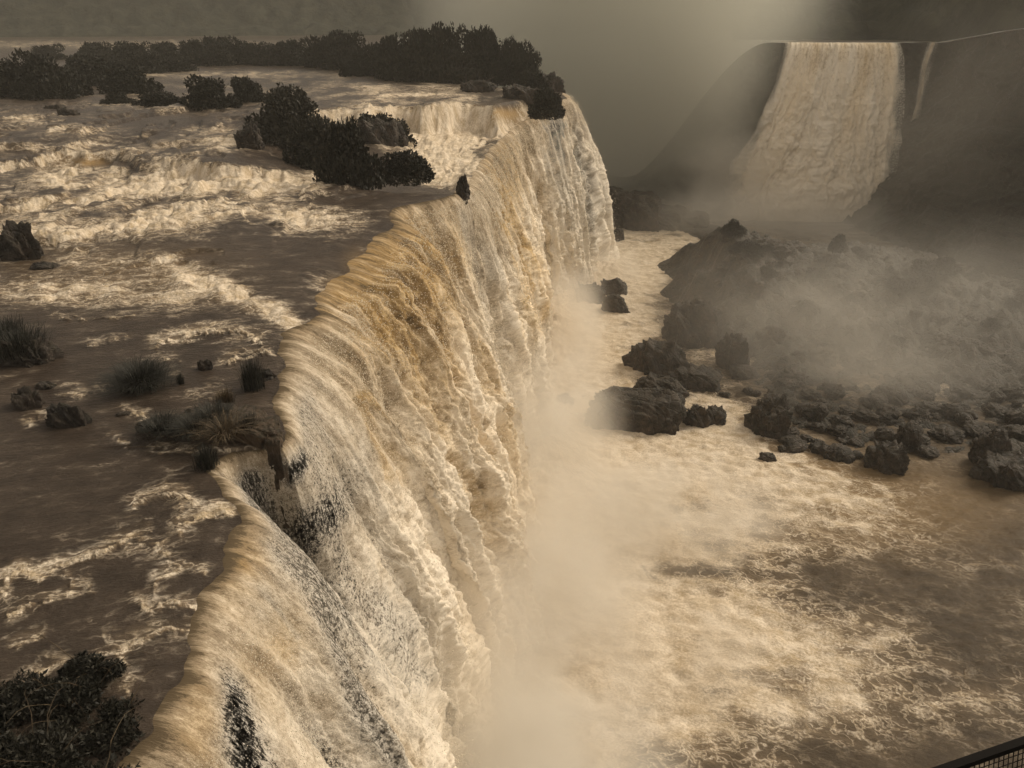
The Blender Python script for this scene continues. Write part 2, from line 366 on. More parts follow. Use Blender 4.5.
ed = sst(0, 1.2, lx - Xg); Zg = Zg * ed + (1 - ed) * (np.interp(Yg, LY, LZ) - .12)
river = grid_obj('river', Xg, Yg, Zg, M_river, uv=(Xg + Yg * .25, Yg - Xg * .25), attr=(foam, gold, thin))
tag(river, 'wide brown silty river with cream rapids above the falls', kind='structure')

# ------------------------------------------------------------------ the main falls
# sample the lip, then let the water fly off it and break up
Ys = np.concatenate([rows[::-1][::-1]]); Ys = rows[(rows < LY[-5])]
lipY = []
Yd = np.linspace(8, LP[30].y + 16, 60000); Xd = lipx(Yd); Zd = np.interp(Yd, LY, LZ) - .12
uu, vv = proj(Xd, Yd, Zd)
sc = np.concatenate([[0], np.cumsum(np.hypot(np.diff(uu), np.diff(vv)) + 90 * np.hypot(np.diff(Xd), np.diff(Yd)) / np.maximum(Yd[1:], 30))])
NS = 2100
idx = np.interp(np.linspace(0, sc[-1], NS), sc, np.arange(len(sc)))
lY = np.interp(idx, np.arange(len(sc)), Yd); lX = np.interp(lY, Yd, Xd); lZ = np.interp(lY, Yd, Zd)
arc = np.concatenate([[0], np.cumsum(np.hypot(np.diff(lX), np.diff(lY)))])
# outward direction from a smoothed lip
k = 201; ker = np.hanning(k); ker /= ker.sum()
Ysm = np.linspace(8, LP[30].y + 16, 6000); Xsm = np.convolve(np.pad(np.interp(Ysm, LY, LX), k // 2, mode='edge'), ker, 'valid')
sl = np.interp(lY, Ysm, np.gradient(Xsm, Ysm)); sl = np.clip(sl, -.6, .75)
nx = 1 / np.sqrt(1 + sl ** 2); ny = -sl * nx
v0 = 3.6 + 1.3 * perlin(arc * .11, arc * 0 + .3, 51) + .7 * perlin(arc * .35, arc * 0 + .3, 52)
v0 += 1.6 * np.exp(-((lY - 88) / 16) ** 2) + .8 * np.exp(-((lY - 185) / 25) ** 2) - 1.5 * np.exp(-((lY - 42) / 4.5) ** 2) + 1.1 * np.exp(-((lY - 31) / 3.5) ** 2) - .8 * np.exp(-((lY - 25) / 1.8) ** 2) + .9 * np.exp(-((lY - 56) / 5) ** 2) + 1.2 * sst(225, 255, lY) + 1.0 * sst(52, 66, lY) * sst(125, 105, lY)
drop = lZ - (BZ - 1)
NT_ = 640
tt = np.linspace(0, 1, NT_)[None, :] ** .72
T = np.sqrt(2 * drop / 9.81)[:, None] * tt
L = .5 * 9.81 * T * T
# the brink is rounded: the water leaves flat and tips over
out = v0[:, None] * T
S = np.repeat(arc[:, None], NT_, 1)
X0 = lX[:, None] + nx[:, None] * out; Y0 = lY[:, None] + ny[:, None] * out; Z0 = lZ[:, None] - L
pu, pv = proj(X0, Y0, Z0)
GOLD = [(400, 255, 55, 40, 1.0), (345, 290, 30, 30, .8), (375, 330, 25, 45, .85, 20), (430, 320, 35, 55, .6, 15), (300, 310, 20, 20, .6), (470, 112, 70, 8, .9), (510, 205, 10, 40, .7), (525, 300, 12, 60, .7, 5),
        (420, 400, 40, 50, .45), (240, 560, 25, 40, .6, 25), (210, 720, 40, 50, .6), (275, 640, 20, 60, .45, 25), (560, 250, 12, 50, .35), (490, 480, 40, 60, .3), (480, 640, 40, 60, .3), (505, 160, 12, 20, .4)]
GS = [([(362, 400), (372, 440), (385, 485)], 7, 1.0), ([(505, 215), (518, 260), (530, 330)], 7, .8), ([(395, 300), (402, 340), (425, 400)], 6, .9), ([(480, 150), (500, 190), (515, 230)], 5, .5)]
LACE_SHADE = [(262, 510, 30, 22, .85, 40), (250, 480, 22, 16, .7), (300, 540, 24, 70, .62, 25), (335, 520, 26, 90, .62, 20), (310, 430, 20, 40, .5, 20), (340, 640, 30, 80, .45, 15), (300, 400, 12, 25, .5, 25),
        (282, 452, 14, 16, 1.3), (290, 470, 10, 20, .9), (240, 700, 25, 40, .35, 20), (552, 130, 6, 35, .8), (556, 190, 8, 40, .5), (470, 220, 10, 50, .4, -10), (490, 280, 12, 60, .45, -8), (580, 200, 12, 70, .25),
        (460, 180, 5, 10, .7), (150, 760, 25, 20, .4)]  # lacy gaps, plus grey shade painted on the veils
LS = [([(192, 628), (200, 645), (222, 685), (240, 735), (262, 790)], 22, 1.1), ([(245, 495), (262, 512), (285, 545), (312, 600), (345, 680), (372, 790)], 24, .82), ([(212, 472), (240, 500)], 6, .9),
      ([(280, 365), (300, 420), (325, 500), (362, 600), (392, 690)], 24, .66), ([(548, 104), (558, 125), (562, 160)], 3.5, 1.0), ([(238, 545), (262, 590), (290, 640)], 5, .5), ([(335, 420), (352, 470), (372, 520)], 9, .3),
      ([(575, 120), (585, 170), (590, 220)], 14, .35), ([(556, 130), (562, 180), (566, 230)], 8, .5)]  # the wide strokes also paint the shaded veils between plumes
gold = np.clip(blobs(pu, pv, GOLD) + strokes(pu, pv, GS), 0, 1)
lace = np.clip(np.maximum(blobs(pu, pv, LACE_SHADE), strokes(pu, pv, LS)), 0, 1.15)
wu = pu + fbm(S * .35, L * .12, 3, 171) * 12; wv = pv + fbm(S * .35, L * .12, 3, 181) * 14
gold = np.clip(1.05 * blobs(wu, wv, GOLD) + .8 * strokes(wu, wv, GS), 0, .9) * (.85 + .6 * fbm(S * .5, L * .1, 3, 191))
gold = np.clip(gold, 0, 1)
lace = np.clip(np.maximum(blobs(wu, wv, LACE_SHADE), strokes(wu, wv, LS)), 0, 1.1) * sst(0, 1.6, L)
foam = .40 + .16 * sst(62, 52, lY)[:, None] + .45 * sst(0, 14, L) + .35 * fbm(S * .3, L * .06, 3, 61)
foam = foam - .30 * gold * sst(26, 4, L) + .15 * sst(5, 30, L)
# displacement: broad folds that run down the fall, then cauliflower lumps that grow on the way
wS = S + fbm(S * .12, L * .05, 2, 101) * 1.6; wL = L + fbm(S * .2, L * .08, 2, 111) * 2.5
lobe = (cells(wS * .085, wL * .006 + .5, 122) - .72)
fold = fbm(wS * .14, wL * .018, 3, 121) * 1.3 + lobe * 7.5 + (cells(wS * .22, wL * .02 + .5, 123) - .75) * 2.4
rope = (billow(wS * .42, wL * .06, 3, 131) - .5) * 1.0
c1 = cells(wS * .40 + fbm(S * .5, L * .3, 2, 145) * .5, wL * .17 + fbm(S * .5, L * .3, 2, 146) * .4, 141)
c2 = cells(wS * .95 + fbm(S * 1.1, L * .6, 2, 147) * .45, wL * .52 + fbm(S * 1.1, L * .6, 2, 148) * .45, 142)
c3 = cells(wS * 2.3, wL * 1.4, 143)
lump = (c1 - .75) * 2.6 + (billow(wS * .3, wL * .1, 3, 144) - .45) * 1.2
knob = (c2 - .75) * 1.3 + (c3 - .75) * .5 + fbm(S * 2.2, L * 1.3, 3, 149, .6) * .28
boil_ = lambda y: np.exp(-((y - 84) / 20) ** 2)
boil = np.exp(-((lY - 84) / 20) ** 2)[:, None] * sst(0, 2.0, L)
g0 = np.maximum(sst(0, 5, L), boil); g1 = np.maximum(sst(2, 26, L), boil * .45); g2 = np.maximum(sst(4, 40, L), boil * .7)
lc = 1 - .6 * np.clip(lace, 0, 1)
disp = fold * (.15 * g0 + .65 * g1) + rope * (.18 * g0 + .6 * g1) + lump * (.08 * g0 + .9 * g2) * lc + knob * (.2 * g0 + .65 * g1) * lc
disp *= .25 + .75 * g0
foam = foam - .34 - .1 * g1 + .12 - .9 * np.exp(-L / .2) * (1 - sst(117, 124, lY))[:, None] * (1 - boil_(lY)[:, None]) + (.6 * (c2 - .75) + .35 * (c1 - .75)) * (.3 * g0 + .9 * g1) * 1.3 + .12 * rope + .75 * np.clip(lobe, -.6, .3) * g1  # creases darker, lump tops paler: silt tone plus painted occlusion
# grooves that part the sheet into plumes: place along the brink, width, depth, lace, gold
GRV = [(19, 1.2, 1.0, .3, .3), (26, 1.6, 1.6, .8, 0), (31, .9, .8, .3, .4), (41.5, 3.6, 2.6, .75, 0), (48.5, 2.0, 1.6, .5, 0), (56, 1.2, .8, .1, 0), (64, 1.8, 1.8, .2, .3), (72, 2.0, 2.4, 0, .85), (78, 1.2, 1.0, 0, .5), (85, 2.6, 2.8, 0, .95), (91, 1.4, 1.2, 0, .5),
       (98, 2.2, 2.2, 0, .6), (108, 2.4, 2.2, .1, .4), (121, 4.5, 3.2, .35, 0), (133, 3, 1.8, .3, 0), (141, 2, 1.2, 0, .4), (152, 4, 2.8, 0, .75), (163, 2.5, 1.4, 0, .3), (176, 4, 2.6, 0, .6), (192, 4.5, 2.4, .15, .3), (205, 3, 1.6, .1, .3), (218, 5, 3.0, .15, .5), (243, 4, 4.5, .8, 0)]
yw = lY[:, None] + fbm(S * .05 + 3, L * .07, 3, 401) * (1.2 + lY[:, None] * .014) * sst(0, 12, L) + fbm(S * .5, L * .25, 3, 402) * (.3 + lY[:, None] * .004)
for gy, gw, gd, gl, gg in GRV:
    e_ = np.exp(-((yw - gy) / gw) ** 2) * sst(.3, 12, L); fade = sst(50, 30, L)
    disp = disp - gd * e_ * .9; foam = foam - .42 * e_ * (.35 + .65 * fade)  # less foam in the grooves: their shade is painted into the colour
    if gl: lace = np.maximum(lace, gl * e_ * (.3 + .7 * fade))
    if gg: gold = np.maximum(gold, gg * e_ * fade)
# the nozzle-like side spread of the falling sheet
side = fbm(wS * .3, wL * .1, 3, 161) * .5 * g1
dx = nx[:, None] * disp + -ny[:, None] * side; dy = ny[:, None] * disp + nx[:, None] * side
up = .35 * disp * np.maximum(g1, boil * 1.3)
X1, Y1, Z1 = X0 + dx, Y0 + dy, Z0 + up
Z1[:, 0] = Z0[:, 0]; 
cuts = [('waterfall', 0, 36.2, 'nearest tan curtain of falling water at the lower left, streaked with dark gaps', 'waterfall'),
        ('waterfall', 36.2, 60.5, 'lacy grey white veil of falling water below the grassy ledge', 'waterfall'),
        ('waterfall', 60.5, 119.0, 'thick golden brown fall boiling over the middle of the brink', 'waterfall'),
        ('waterfall', 119.0, 1e9, 'far end of the main falls, pale curtain below the wooded island', 'waterfall')]
for nm, y0, y1, lb, ct in cuts:
    i0 = int(np.searchsorted(lY, y0)); i1 = int(np.searchsorted(lY, y1)); i0 = max(i0 - 1, 0)
    sl_ = slice(i0, min(i1 + 1, NS))
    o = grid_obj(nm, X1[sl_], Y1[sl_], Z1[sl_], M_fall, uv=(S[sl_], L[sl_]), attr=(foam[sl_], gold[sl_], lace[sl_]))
    tag(o, lb, ct)

# flying clots of spray just off the curtain and over the rapids
def spray_cloud(name, P, out, n, seed, lab, sz=.055, up_=.3):
    r_ = np.random.default_rng(seed); i_ = r_.integers(0, len(P), n); c = P[i_] + out[i_] * r_.exponential(.45, n)[:, None] + r_.normal(size=(n, 3)) * .15
    c[:, 2] += up_ * r_.random(n)
    d_ = np.linalg.norm(c - np.array([0, 0, CH]), axis=1)[:, None]
    s_ = sz * r_.uniform(.4, 1.5, n)[:, None] * np.clip(d_ / 60, .5, 2.6)
    a_ = r_.normal(size=(n, 3)); a_ /= np.linalg.norm(a_, axis=1)[:, None]; b_ = np.cross(a_, r_.normal(size=(n, 3))); b_ /= np.linalg.norm(b_, axis=1)[:, None]; e_ = np.cross(a_, b_)
    V = np.stack([c + a_ * s_, c + b_ * s_, c - a_ * s_ * .8 + e_ * s_ * .5, c - b_ * s_ * .6 - e_ * s_], 1).reshape(-1, 3)
    k_ = np.arange(n)[:, None] * 4; Fc = np.concatenate([k_ + np.array(q_) for q_ in ((0, 1, 2), (0, 3, 1), (0, 2, 3), (1, 3, 2))])
    return tag(mesh_obj(name, V, Fc, M_spray, True), lab, kind='stuff')
t = NT('spray clots'); M_spray = t.surf(t.bsdf((.86, .77, .62), .8, None, .1))
sel = (L > 1.0) & (rng.random(L.shape) < .35) & (lace < .35)
PS = np.stack([X1[sel], Y1[sel], Z1[sel]], 1); NSn = np.stack([np.repeat(nx[:, None], NT_, 1)[sel], np.repeat(ny[:, None], NT_, 1)[sel], np.full(sel.sum(), .25)], 1)
spray_cloud('spray', PS, NSn, 150000, 5, 'fine clots of spray flying off the main falls', .042)

# ------------------------------------------------------------------ cliff behind the falls
yy = np.concatenate([lY[::4], np.linspace(lY[-1] + 2, 420, 40), [600, 1100]])
xx = lipx(yy); zt = np.interp(yy, LY, LZ) - .5
dd = np.linspace(0, 1, 90)[None, :]
Zc = zt[:, None] + (BZ - 3 - zt[:, None]) * dd
Yc = np.repeat(yy[:, None], 90, 1)
rockn = (billow(Yc * .12, Zc * .12, 5, 201, .6) - .5) * 2.2 + np.floor(Zc / 5 + perlin(Yc * .05, Zc * .01, 7)) * .0
Xc = xx[:, None] - 1.6 - 2.2 * sst(.02, .25, dd) + rockn * sst(0, .06, dd) + 1.2 * np.sin(Zc * .9 + perlin(Yc * .1, Zc * .1, 8) * 2) * .35 * sst(0, .06, dd)
tag(grid_obj('cliff', Xc, Yc, Zc, M_cliff), kind='structure')

# ------------------------------------------------------------------ lower river in the gorge
bx = np.concatenate([np.arange(-30, 130, .38), np.linspace(131, 640, 60)]); by = np.concatenate([np.arange(30, 160, .42), np.arange(160, 330, .9), np.linspace(332, 1400, 50)])
Xb, Yb = np.meshgrid(bx, by); Xb = Xb.astype(np.float32); Yb = Yb.astype(np.float32)
ub, vb = proj(Xb, Yb, np.full_like(Xb, BZ))
FB = [(540, 520, 110, 160, 1.1), (480, 720, 110, 120, 1.0), (600, 300, 60, 60, 1.0), (640, 255, 60, 28, .8), (560, 400, 90, 60, 1.0), (700, 455, 110, 22, .72, 12), (800, 480, 80, 22, .55, 15), (900, 540, 120, 30, .35, 10),
      (650, 640, 110, 60, .65), (780, 640, 110, 38, .6, 8), (850, 700, 90, 40, .42), (700, 730, 90, 30, .35), (960, 600, 90, 60, .15), (1000, 700, 60, 60, .25), (720, 420, 40, 20, .8, 20), (680, 480, 60, 25, .4),
      (860, 575, 90, 12, -.1), (700, 572, 80, 9, -.45), (780, 540, 120, 50, .25), (690, 520, 110, 50, .45), (650, 680, 160, 90, .4), (980, 640, 120, 180, -.12), (940, 560, 100, 40, -.2), (745, 735, 50, 20, -.15), (930, 390, 30, 8, .3), (690, 235, 30, 8, .7), (735, 350, 25, 10, .7)]
foam = np.clip(.08 + blobs(ub + fbm(Xb * .12, Yb * .12, 3, 301) * 22, vb + fbm(Xb * .12, Yb * .12, 3, 311) * 10, FB), 0, 1.2)
foot = np.interp(Yb, lY, lX) + 11.0
heap = np.exp(-((Xb - foot) / 9.0) ** 2) * sst(20, 60, Yb) * sst(300, 250, Yb)
gb = .25 * heap + np.clip(blobs(ub, vb, [(530, 640, 30, 40, .6), (900, 510, 120, 40, .35), (480, 690, 30, 40, .5), (800, 470, 100, 30, .3)]), 0, 1)
Zb = BZ + .55 * (billow(Xb * .09 + Yb * .03, Yb * .16, 5, 321, .58) - .45) * 1.5 + fbm(Xb * .5, Yb * .6, 2, 331) * .12
Zb += heap * (1.0 + 3.4 * (billow(Xb * .16, Yb * .14, 5, 341, .6)))
Zb += np.clip(foam, 0, 1) * (billow(Xb * .28, Yb * .28, 4, 351, .6) - .4) * .5
water = grid_obj('water', Xb, Yb, Zb, M_basin, uv=(Xb * .93 - Yb * .3, Yb * .93 + Xb * .3), attr=(foam, np.clip(gb, 0, 1), foam * 0))
tag(water, 'churning brown river with webs of cream foam in the gorge', kind='structure')

# ------------------------------------------------------------------ ground sheet under everything
gs = np.array([-4000., 4000.]); GX, GY = np.meshgrid(gs, np.array([-3000., 5000.]))
tag(grid_obj('ground', GX, GY, GX * 0 + BZ - 4, M_mound), kind='structure')

# ------------------------------------------------------------------ rocky mound across the gorge
mx, my = np.meshgrid(np.linspace(40, 330, 420), np.linspace(112, 300, 300))
EDGE = poly_y([(560, 425), (760, 425), (830, 440), (900, 446), (1024, 470), (1200, 500)], BZ)
sky_u = [640, 690, 735, 765, 800, 850, 900, 940, 1000, 1030, 1100]; sky_v = [262, 240, 236, 245, 252, 254, 255, 261, 280, 288, 305]
YC = 212.0
mu, _ = proj(mx, np.full_like(mx, YC), np.full_like(mx, -34))
cz = CH - YC * np.tan(PITCH + np.arctan((np.interp(mu, sky_u, sky_v) - 384) / F))
y0 = np.interp(mx, *EDGE) + fbm(mx * .05, my * .05, 3, 401) * 8
rise = sst(0, 1, (my - y0 - 30) / (YC - y0 - 30)) * .93 + .07 * sst(-6, 4, my - y0)
back = sst(60, 5, my - YC)
leftm = sst(47, 62, mx + fbm(mx * .05, my * .05, 3, 405) * 6)
hz = (cz - BZ) * rise * back * leftm - 1.2 + (billow(mx * .07, my * .07, 5, 411, .55) - .4) * 4.2 * sst(0, .3, rise) * leftm * back + (billow(mx * .3, my * .3, 3, 415) - .45) * 1.6 * leftm
tag(grid_obj('hill', mx, my, BZ + hz, M_mound), 'low rocky mound covered in boulders and scrub across the gorge', kind='structure')
def mound_z(x, y):
    i = int(np.clip((x - 40) / 290 * 419, 0, 419)); j = int(np.clip((y - 112) / 188 * 299, 0, 299)); return float(BZ + max(hz[j, i], -1))

# ------------------------------------------------------------------ rocks
import bmesh
def ico(sub):
    bm = bmesh.new(); bmesh.ops.create_icosphere(bm, subdivisions=sub, radius=1)
    V = np.array([v.co[:] for v in bm.verts]); Fc = np.array([[v.index for v in f.verts] for f in bm.faces]); bm.free(); return V, Fc
ICO = {s: ico(s) for s in (3, 4, 5, 6)}
def rock_shape(sub, seed, rough=.35, block=.5, box=.8):
    V, Fc = ICO[sub]; r = np.random.default_rng(seed)
    d = V.copy()
    # cut by random planes into a blocky boulder, then wear it
    for i in range(int(9 + 12 * block)):
        n = r.normal(size=3); n /= np.linalg.norm(n); h = r.uniform(.62, .95)
        s = d @ n; d = d - np.clip(s - h, 0, None)[:, None] * n * .9
    o = r.uniform(0, 50, 3)
    n3 = (billow(V[:, 0] * 1.4 + o[0] + V[:, 2] * .8, V[:, 1] * 1.4 + o[1] - V[:, 2] * 1.1, 5, seed, .55) - .5)
    n4 = fbm(V[:, 0] * 3 + V[:, 2] * 2.1 + o[2], V[:, 1] * 3 - V[:, 2] * 2.3, 4, seed + 3, .6)
    d = d * (1 + rough * n3 + rough * .28 * n4)[:, None]
    d[:, :2] /= np.abs(d[:, :2]).max(0); d[:, 2] /= d[:, 2].max(); d = np.sign(d) * np.abs(d) ** box * (1 + .10 * n4[:, None])
    d[:, :2] /= np.abs(d[:, :2]).max(0); d[:, 2] /= d[:, 2].max()
    return d, Fc
def rock(u0, v0, u1, v1, zb, label, seed, sub=5, rough=.35, deep=.8, group=None, name='rock', cat='rock', block=.5, mat=None, box=.75):
    """a rock standing at height zb whose silhouette fills this part of the photograph"""
    b = at((u0 + u1) / 2, v1, zb); dp = depth_of(b); w = (u1 - u0) / F * dp / 2
    an = math.atan2(CH - zb, b.y); h = (v1 - v0) / F * dp * 1.0
    hh = max((h - w * deep * math.sin(an) * .9) / math.cos(an), h * .45)
    V, Fc = rock_shape(sub, seed, rough, block, box); rz = random.uniform(-.3, .3)
    V = V * np.array([w * 1.03, w * deep, hh * 1.05]); c, s = math.cos(rz), math.sin(rz)
    V = np.stack([V[:, 0] * c - V[:, 1] * s, V[:, 0] * s + V[:, 1] * c, V[:, 2]], 1)
    o = mesh_obj(name, V, Fc, mat or M_rock); o.location = (b.x, b.y + w * deep * .8, zb - hh * .08)
    tag(o, label, cat, group); return o
B = BZ
rock(583, 386, 688, 432, B, 'big flat-topped black boulder standing in foam at mid river', 11, 6, .22, .55, block=1, box=.5)
rock(634, 373, 692, 402, B, 'brownish rock hump rising right behind the big flat-topped boulder', 12, 5, .3, .7)
rock(684, 402, 716, 428, B, 'small dark rock touching the right end of the big flat-topped boulder', 13, 5)
rock(706, 406, 728, 424, B, 'low wet rock ringed with white foam beside the small dark rock', 14, 4)
rock(626, 336, 694, 376, B, 'rounded rock veiled by mist just behind the brownish rock hump', 15, 5, .3, .7)
rock(664, 294, 728, 348, B, 'large rounded boulder in mist where the mound meets the pale channel', 16, 6, .35, .8)
rock(716, 330, 756, 372, B, 'tall misty boulder to the right of the foam gap below the mound', 17, 5)
rock(672, 366, 728, 392, B, 'faint grey rock half lost in mist behind the big flat-topped boulder', 18, 5, .3)
rock(573, 282, 606, 304, B, 'jagged black rock at the foot of the farthest curtain of the main falls', 19, 5, .5)
rock(597, 275, 628, 296, B, 'slanting wet rock with water sliding over it beside the jagged black rock', 20, 5, .4)
rock(598, 292, 632, 314, B, 'pale wet rock washed by foam in front of the slanting rock', 31, 5, .3)
rock(611, 227, 625, 241, B, 'small round rock in the pale channel against the far rocky ridge', 21, 4)
rock(553, 392, 576, 410, B, 'small grey rock in the splash left of the big flat-topped boulder', 22, 4)
rock(520, 366, 545, 384, B, 'low rock poking from white water at the foot of the golden fall', 23, 4, .4)
rock(524, 405, 552, 420, B, 'wet stone half drowned in foam left of the small grey rock', 24, 4, .4)
rock(870, 440, 918, 474, B, 'dark angular boulder alone at the near edge of the boulder field', 25, 5, .4)
rock(897, 423, 928, 452, B, 'rounded boulder just behind the dark angular boulder', 26, 5)
rock(976, 428, 1014, 470, B, 'tall dark boulder near the right edge of the frame', 27, 5)
rock(984, 452, 1062, 492, B, 'broad black rock cut off by the right edge of the frame', 28, 5, .4)
rock(974, 468, 998, 482, B, 'small low rock in front of the broad black rock at the right edge', 29, 4)
rock(430, 744, 480, 790, B + 2, 'black rock washed by spray at the bottom of the near falls', 30, 5, .5)
rock(748, 395, 800, 440, B, 'dark mist covered boulder at the near left tip of the mound', 32, 5, .45)
# far rocky ridge beyond the pale channel
for i, (a, b_, c_, d_, lb) in enumerate([(596, 181, 640, 228, 'tall left block of the far rocky ridge beside the last curtain'), (622, 187, 662, 230, 'rugged grey block second from the left in the far ridge'),
        (652, 202, 688, 230, 'middle hump of the far rocky ridge'), (676, 208, 712, 232, 'low sloping block at the right end of the far ridge'), (638, 217, 662, 231, 'dark foot stone below the middle of the far ridge'), (698, 227, 738, 241, 'knobbly rock where the far ridge meets the mound'),
        (580, 190, 612, 236, 'ridge block half hidden behind the last curtain of falling water')]):
    rock(a - 6, b_ + 3, c_ + 6, d_, B, lb, 50 + i, 5, .22, 1.3, cat='rock', box=.65)
# rocks in the upper river
RV = [(-14, 220, 40, 262, 'jagged dark rock with water pouring over it at the left edge', .6), (24, 262, 60, 272, 'flat dark rock below the jagged one at the left edge', .3), (2, 386, 42, 412, 'brown rock in calm water at left, below a scrubby outcrop', .5),
      (40, 401, 90, 430, 'long flat brown rock lying in calm water right of the brown rock', .35), (36, 104, 66, 113, 'first of two flat dark rocks upstream at left', .4), (52, 108, 78, 119, 'dark pyramid rock next to the flat one upstream', .5),
      (28, 381, 56, 391, 'thin stone ledge just behind the brown rock', .3), (112, 411, 130, 418, 'small dark stone left of the reedy ledge', .4), (-20, 335, 56, 368, 'low scrubby outcrop rising from the river at the left edge', .5),
      (232, 122, 262, 146, 'dark rock under the pale shrub where the river drops a step', .5), (455, 173, 470, 192, 'narrow black rock standing at the brink between golden and white water', .6), (392, 105, 402, 118, 'small rock splitting the upper golden step', .5),
      (547, 96, 563, 114, 'dark rock wall at the outer corner below the overhanging shrub', .5), (352, 116, 412, 150, 'rounded brown rock under the feathery shrubs', .4), (455, 80, 500, 93, 'rocky shelf with driftwood at the tip of the wooded island', .4), (498, 84, 548, 100, 'low flat rocks beside the driftwood at the brink', .4),
      (530, 72, 566, 92, 'dark boulder at the seaward tip of the wooded island', .5), (195, 358, 212, 372, 'small stone awash near the reedy ledge', .4), (240, 366, 276, 384, 'stepped rock slab under the upright tuft at the brink', .5)]
for i, (a, b_, c_, d_, lb, ro) in enumerate(RV):
    p = at((a + c_) / 2, d_, 1); z = float(river_z(np.array([p.x]), np.array([p.y]))[0]) if p.y < 250 else 3.0
    rock(a, b_, c_, d_, z - .1, lb.replace('seaward', 'outer'), 80 + i, 5, ro, .6)
# the rock ledge with grass at the brink
lg = at(222, 437, 0)
def ledge(pts, top, bot, name, label, seed, mat):
    """slab of rock with the surveyed outline, layered sides"""
    P = [at(a, b, 0) for a, b in pts]; n = len(P)
    ring = []
    for i in range(n):
        a, b = P[i], P[(i + 1) % n]
        for k in range(14): ring.append(a.lerp(b, k / 14))
    c = sum(ring, Vector()) / len(ring); m = len(ring); V = []; lev = 16
    for j in range(lev):
        z = bot + (top - bot) * j / (lev - 1)
        for i, p in enumerate(ring):
            an = i / m * 6.28
            k = 1 + .10 * float(perlin(np.array([math.cos(an) * 3 + 7]), np.array([math.sin(an) * 3 + z * .9]), seed)[0]) + .05 * math.sin(z * 3 + i * .3)
            q_ = c + (p - c) * k; V.append((q_.x, q_.y, z + .15 * random.uniform(-1, 1) * (j > 0)))
    tops = []
    for r_ in (.75, .5, .25, .02):
        for i, p in enumerate(ring):
            q_ = c + (p - c) * r_
            V.append((q_.x, q_.y, top + .35 * (1 - r_) + .25 * float(fbm(np.array([q_.x]), np.array([q_.y]), 3, seed)[0])))
    tot = lev + 4; Fc = []
    for j in range(tot - 1):
        for i in range(m): Fc.append((j * m + i, j * m + (i + 1) % m, (j + 1) * m + (i + 1) % m, (j + 1) * m + i))
    return tag(mesh_obj(name, V, Fc, mat), label, 'rock')
ledge([(139, 433), (180, 422), (232, 412), (262, 420), (276, 428), (281, 445), (262, 447), (228, 440), (180, 438)], .75, -1.5, 'rock', 'brown rock ledge overgrown with reeds, jutting over the brink', 5, M_ledge)
ledge([(262, 418), (278, 424), (283, 440), (280, 450), (268, 450), (258, 440)], .5, -6, 'rock', 'sheer brown rock nose hanging over the drop beside the lacy veil', 6, M_ledge)

# boulder field on and below the mound
variants = [rock_shape(4, 700 + i, .4, .6) for i in range(6)]
vm = [mesh_obj('boulder', V, Fc, M_rock) for V, Fc in variants]
k = 0; used = set()
r2 = random.Random(4)
GRPB = 'boulders strewn over the mound'
lbl = 'dark boulder among many on the misty mound across the gorge'
while k < 200:
    uu_, vv_ = r2.uniform(690, 1040), r2.uniform(330, 455)
    if vv_ > 400 and uu_ < 760: continue
    p = at(uu_, vv_, BZ + 1)
    if vv_ < 385 or r2.random() < .15:
        x, y = r2.uniform(52, 150), r2.uniform(150, 215); s = r2.uniform(1.2, 3.6)
    else:
        x, y = p.x, p.y; s = r2.uniform(1.0, 3.2)
        if uu_ < 900: s *= .8
    z = mound_z(x, y)
    src = vm[k % 6]
    if k < 6: o = src
    else: o = src.copy(); col.objects.link(o)
    o.location = (x, y, max(z, BZ) + s * .1); o.scale = (s * r2.uniform(.9, 1.4), s * r2.uniform(.8, 1.2), s * r2.uniform(.55, .95)); o.rotation_euler = (0, 0, r2.uniform(0, 6.28))
    tag(o, lbl, 'boulder', GRPB); k += 1

# ------------------------------------------------------------------ vegetation
def leaf_cloud(n, seed, size, blobs_, aspect=1.6, droop=0.0, shell=.55):
    """n small leaf faces spread through overlapping lobes (x,y,z,r)"""
    r = np.random.default_rng(seed)
    bl = np.array(blobs_); wt = bl[:, 3] ** 2; wt /= wt.sum(); w = r.choice(len(bl), n, p=wt)
    d = r.normal(size=(n, 3)); d /= np.linalg.norm(d, axis=1)[:, None]
    rad = shell + (1 - shell) * r.random(n) ** .6
    rad *= 1 + .28 * perlin(d[:, 0] * 2.6 + w * 5, d[:, 1] * 2.6 + d[:, 2] * 2.2, seed) + .12 * perlin(d[:, 0] * 7 + w, d[:, 2] * 7 + d[:, 1] * 3, seed + 1)
    c = bl[w, :3] + d * (rad * bl[w, 3])[:, None] * np.array([1, 1, .85])
    keep = c[:, 2] > .0; c = c[keep]; d = d[keep]; n = len(c)
    ax = r.normal(size=(n, 3)) * .6 + d * .7; ax[:, 2] += .2 - droop; ax /= np.linalg.norm(ax, axis=1)[:, None]
    bx_ = np.cross(ax, r.normal(size=(n, 3))); bx_ /= np.linalg.norm(bx_, axis=1)[:, None]
    s = size * r.uniform(.6, 1.3, n)[:, None]
    a = ax * s * aspect / 2; b = bx_ * s / 2
    V = np.stack([c - a, c + b * .9, c + a, c - b * .9], 1).reshape(-1, 3)
    return V, np.arange(4 * n).reshape(n, 4)
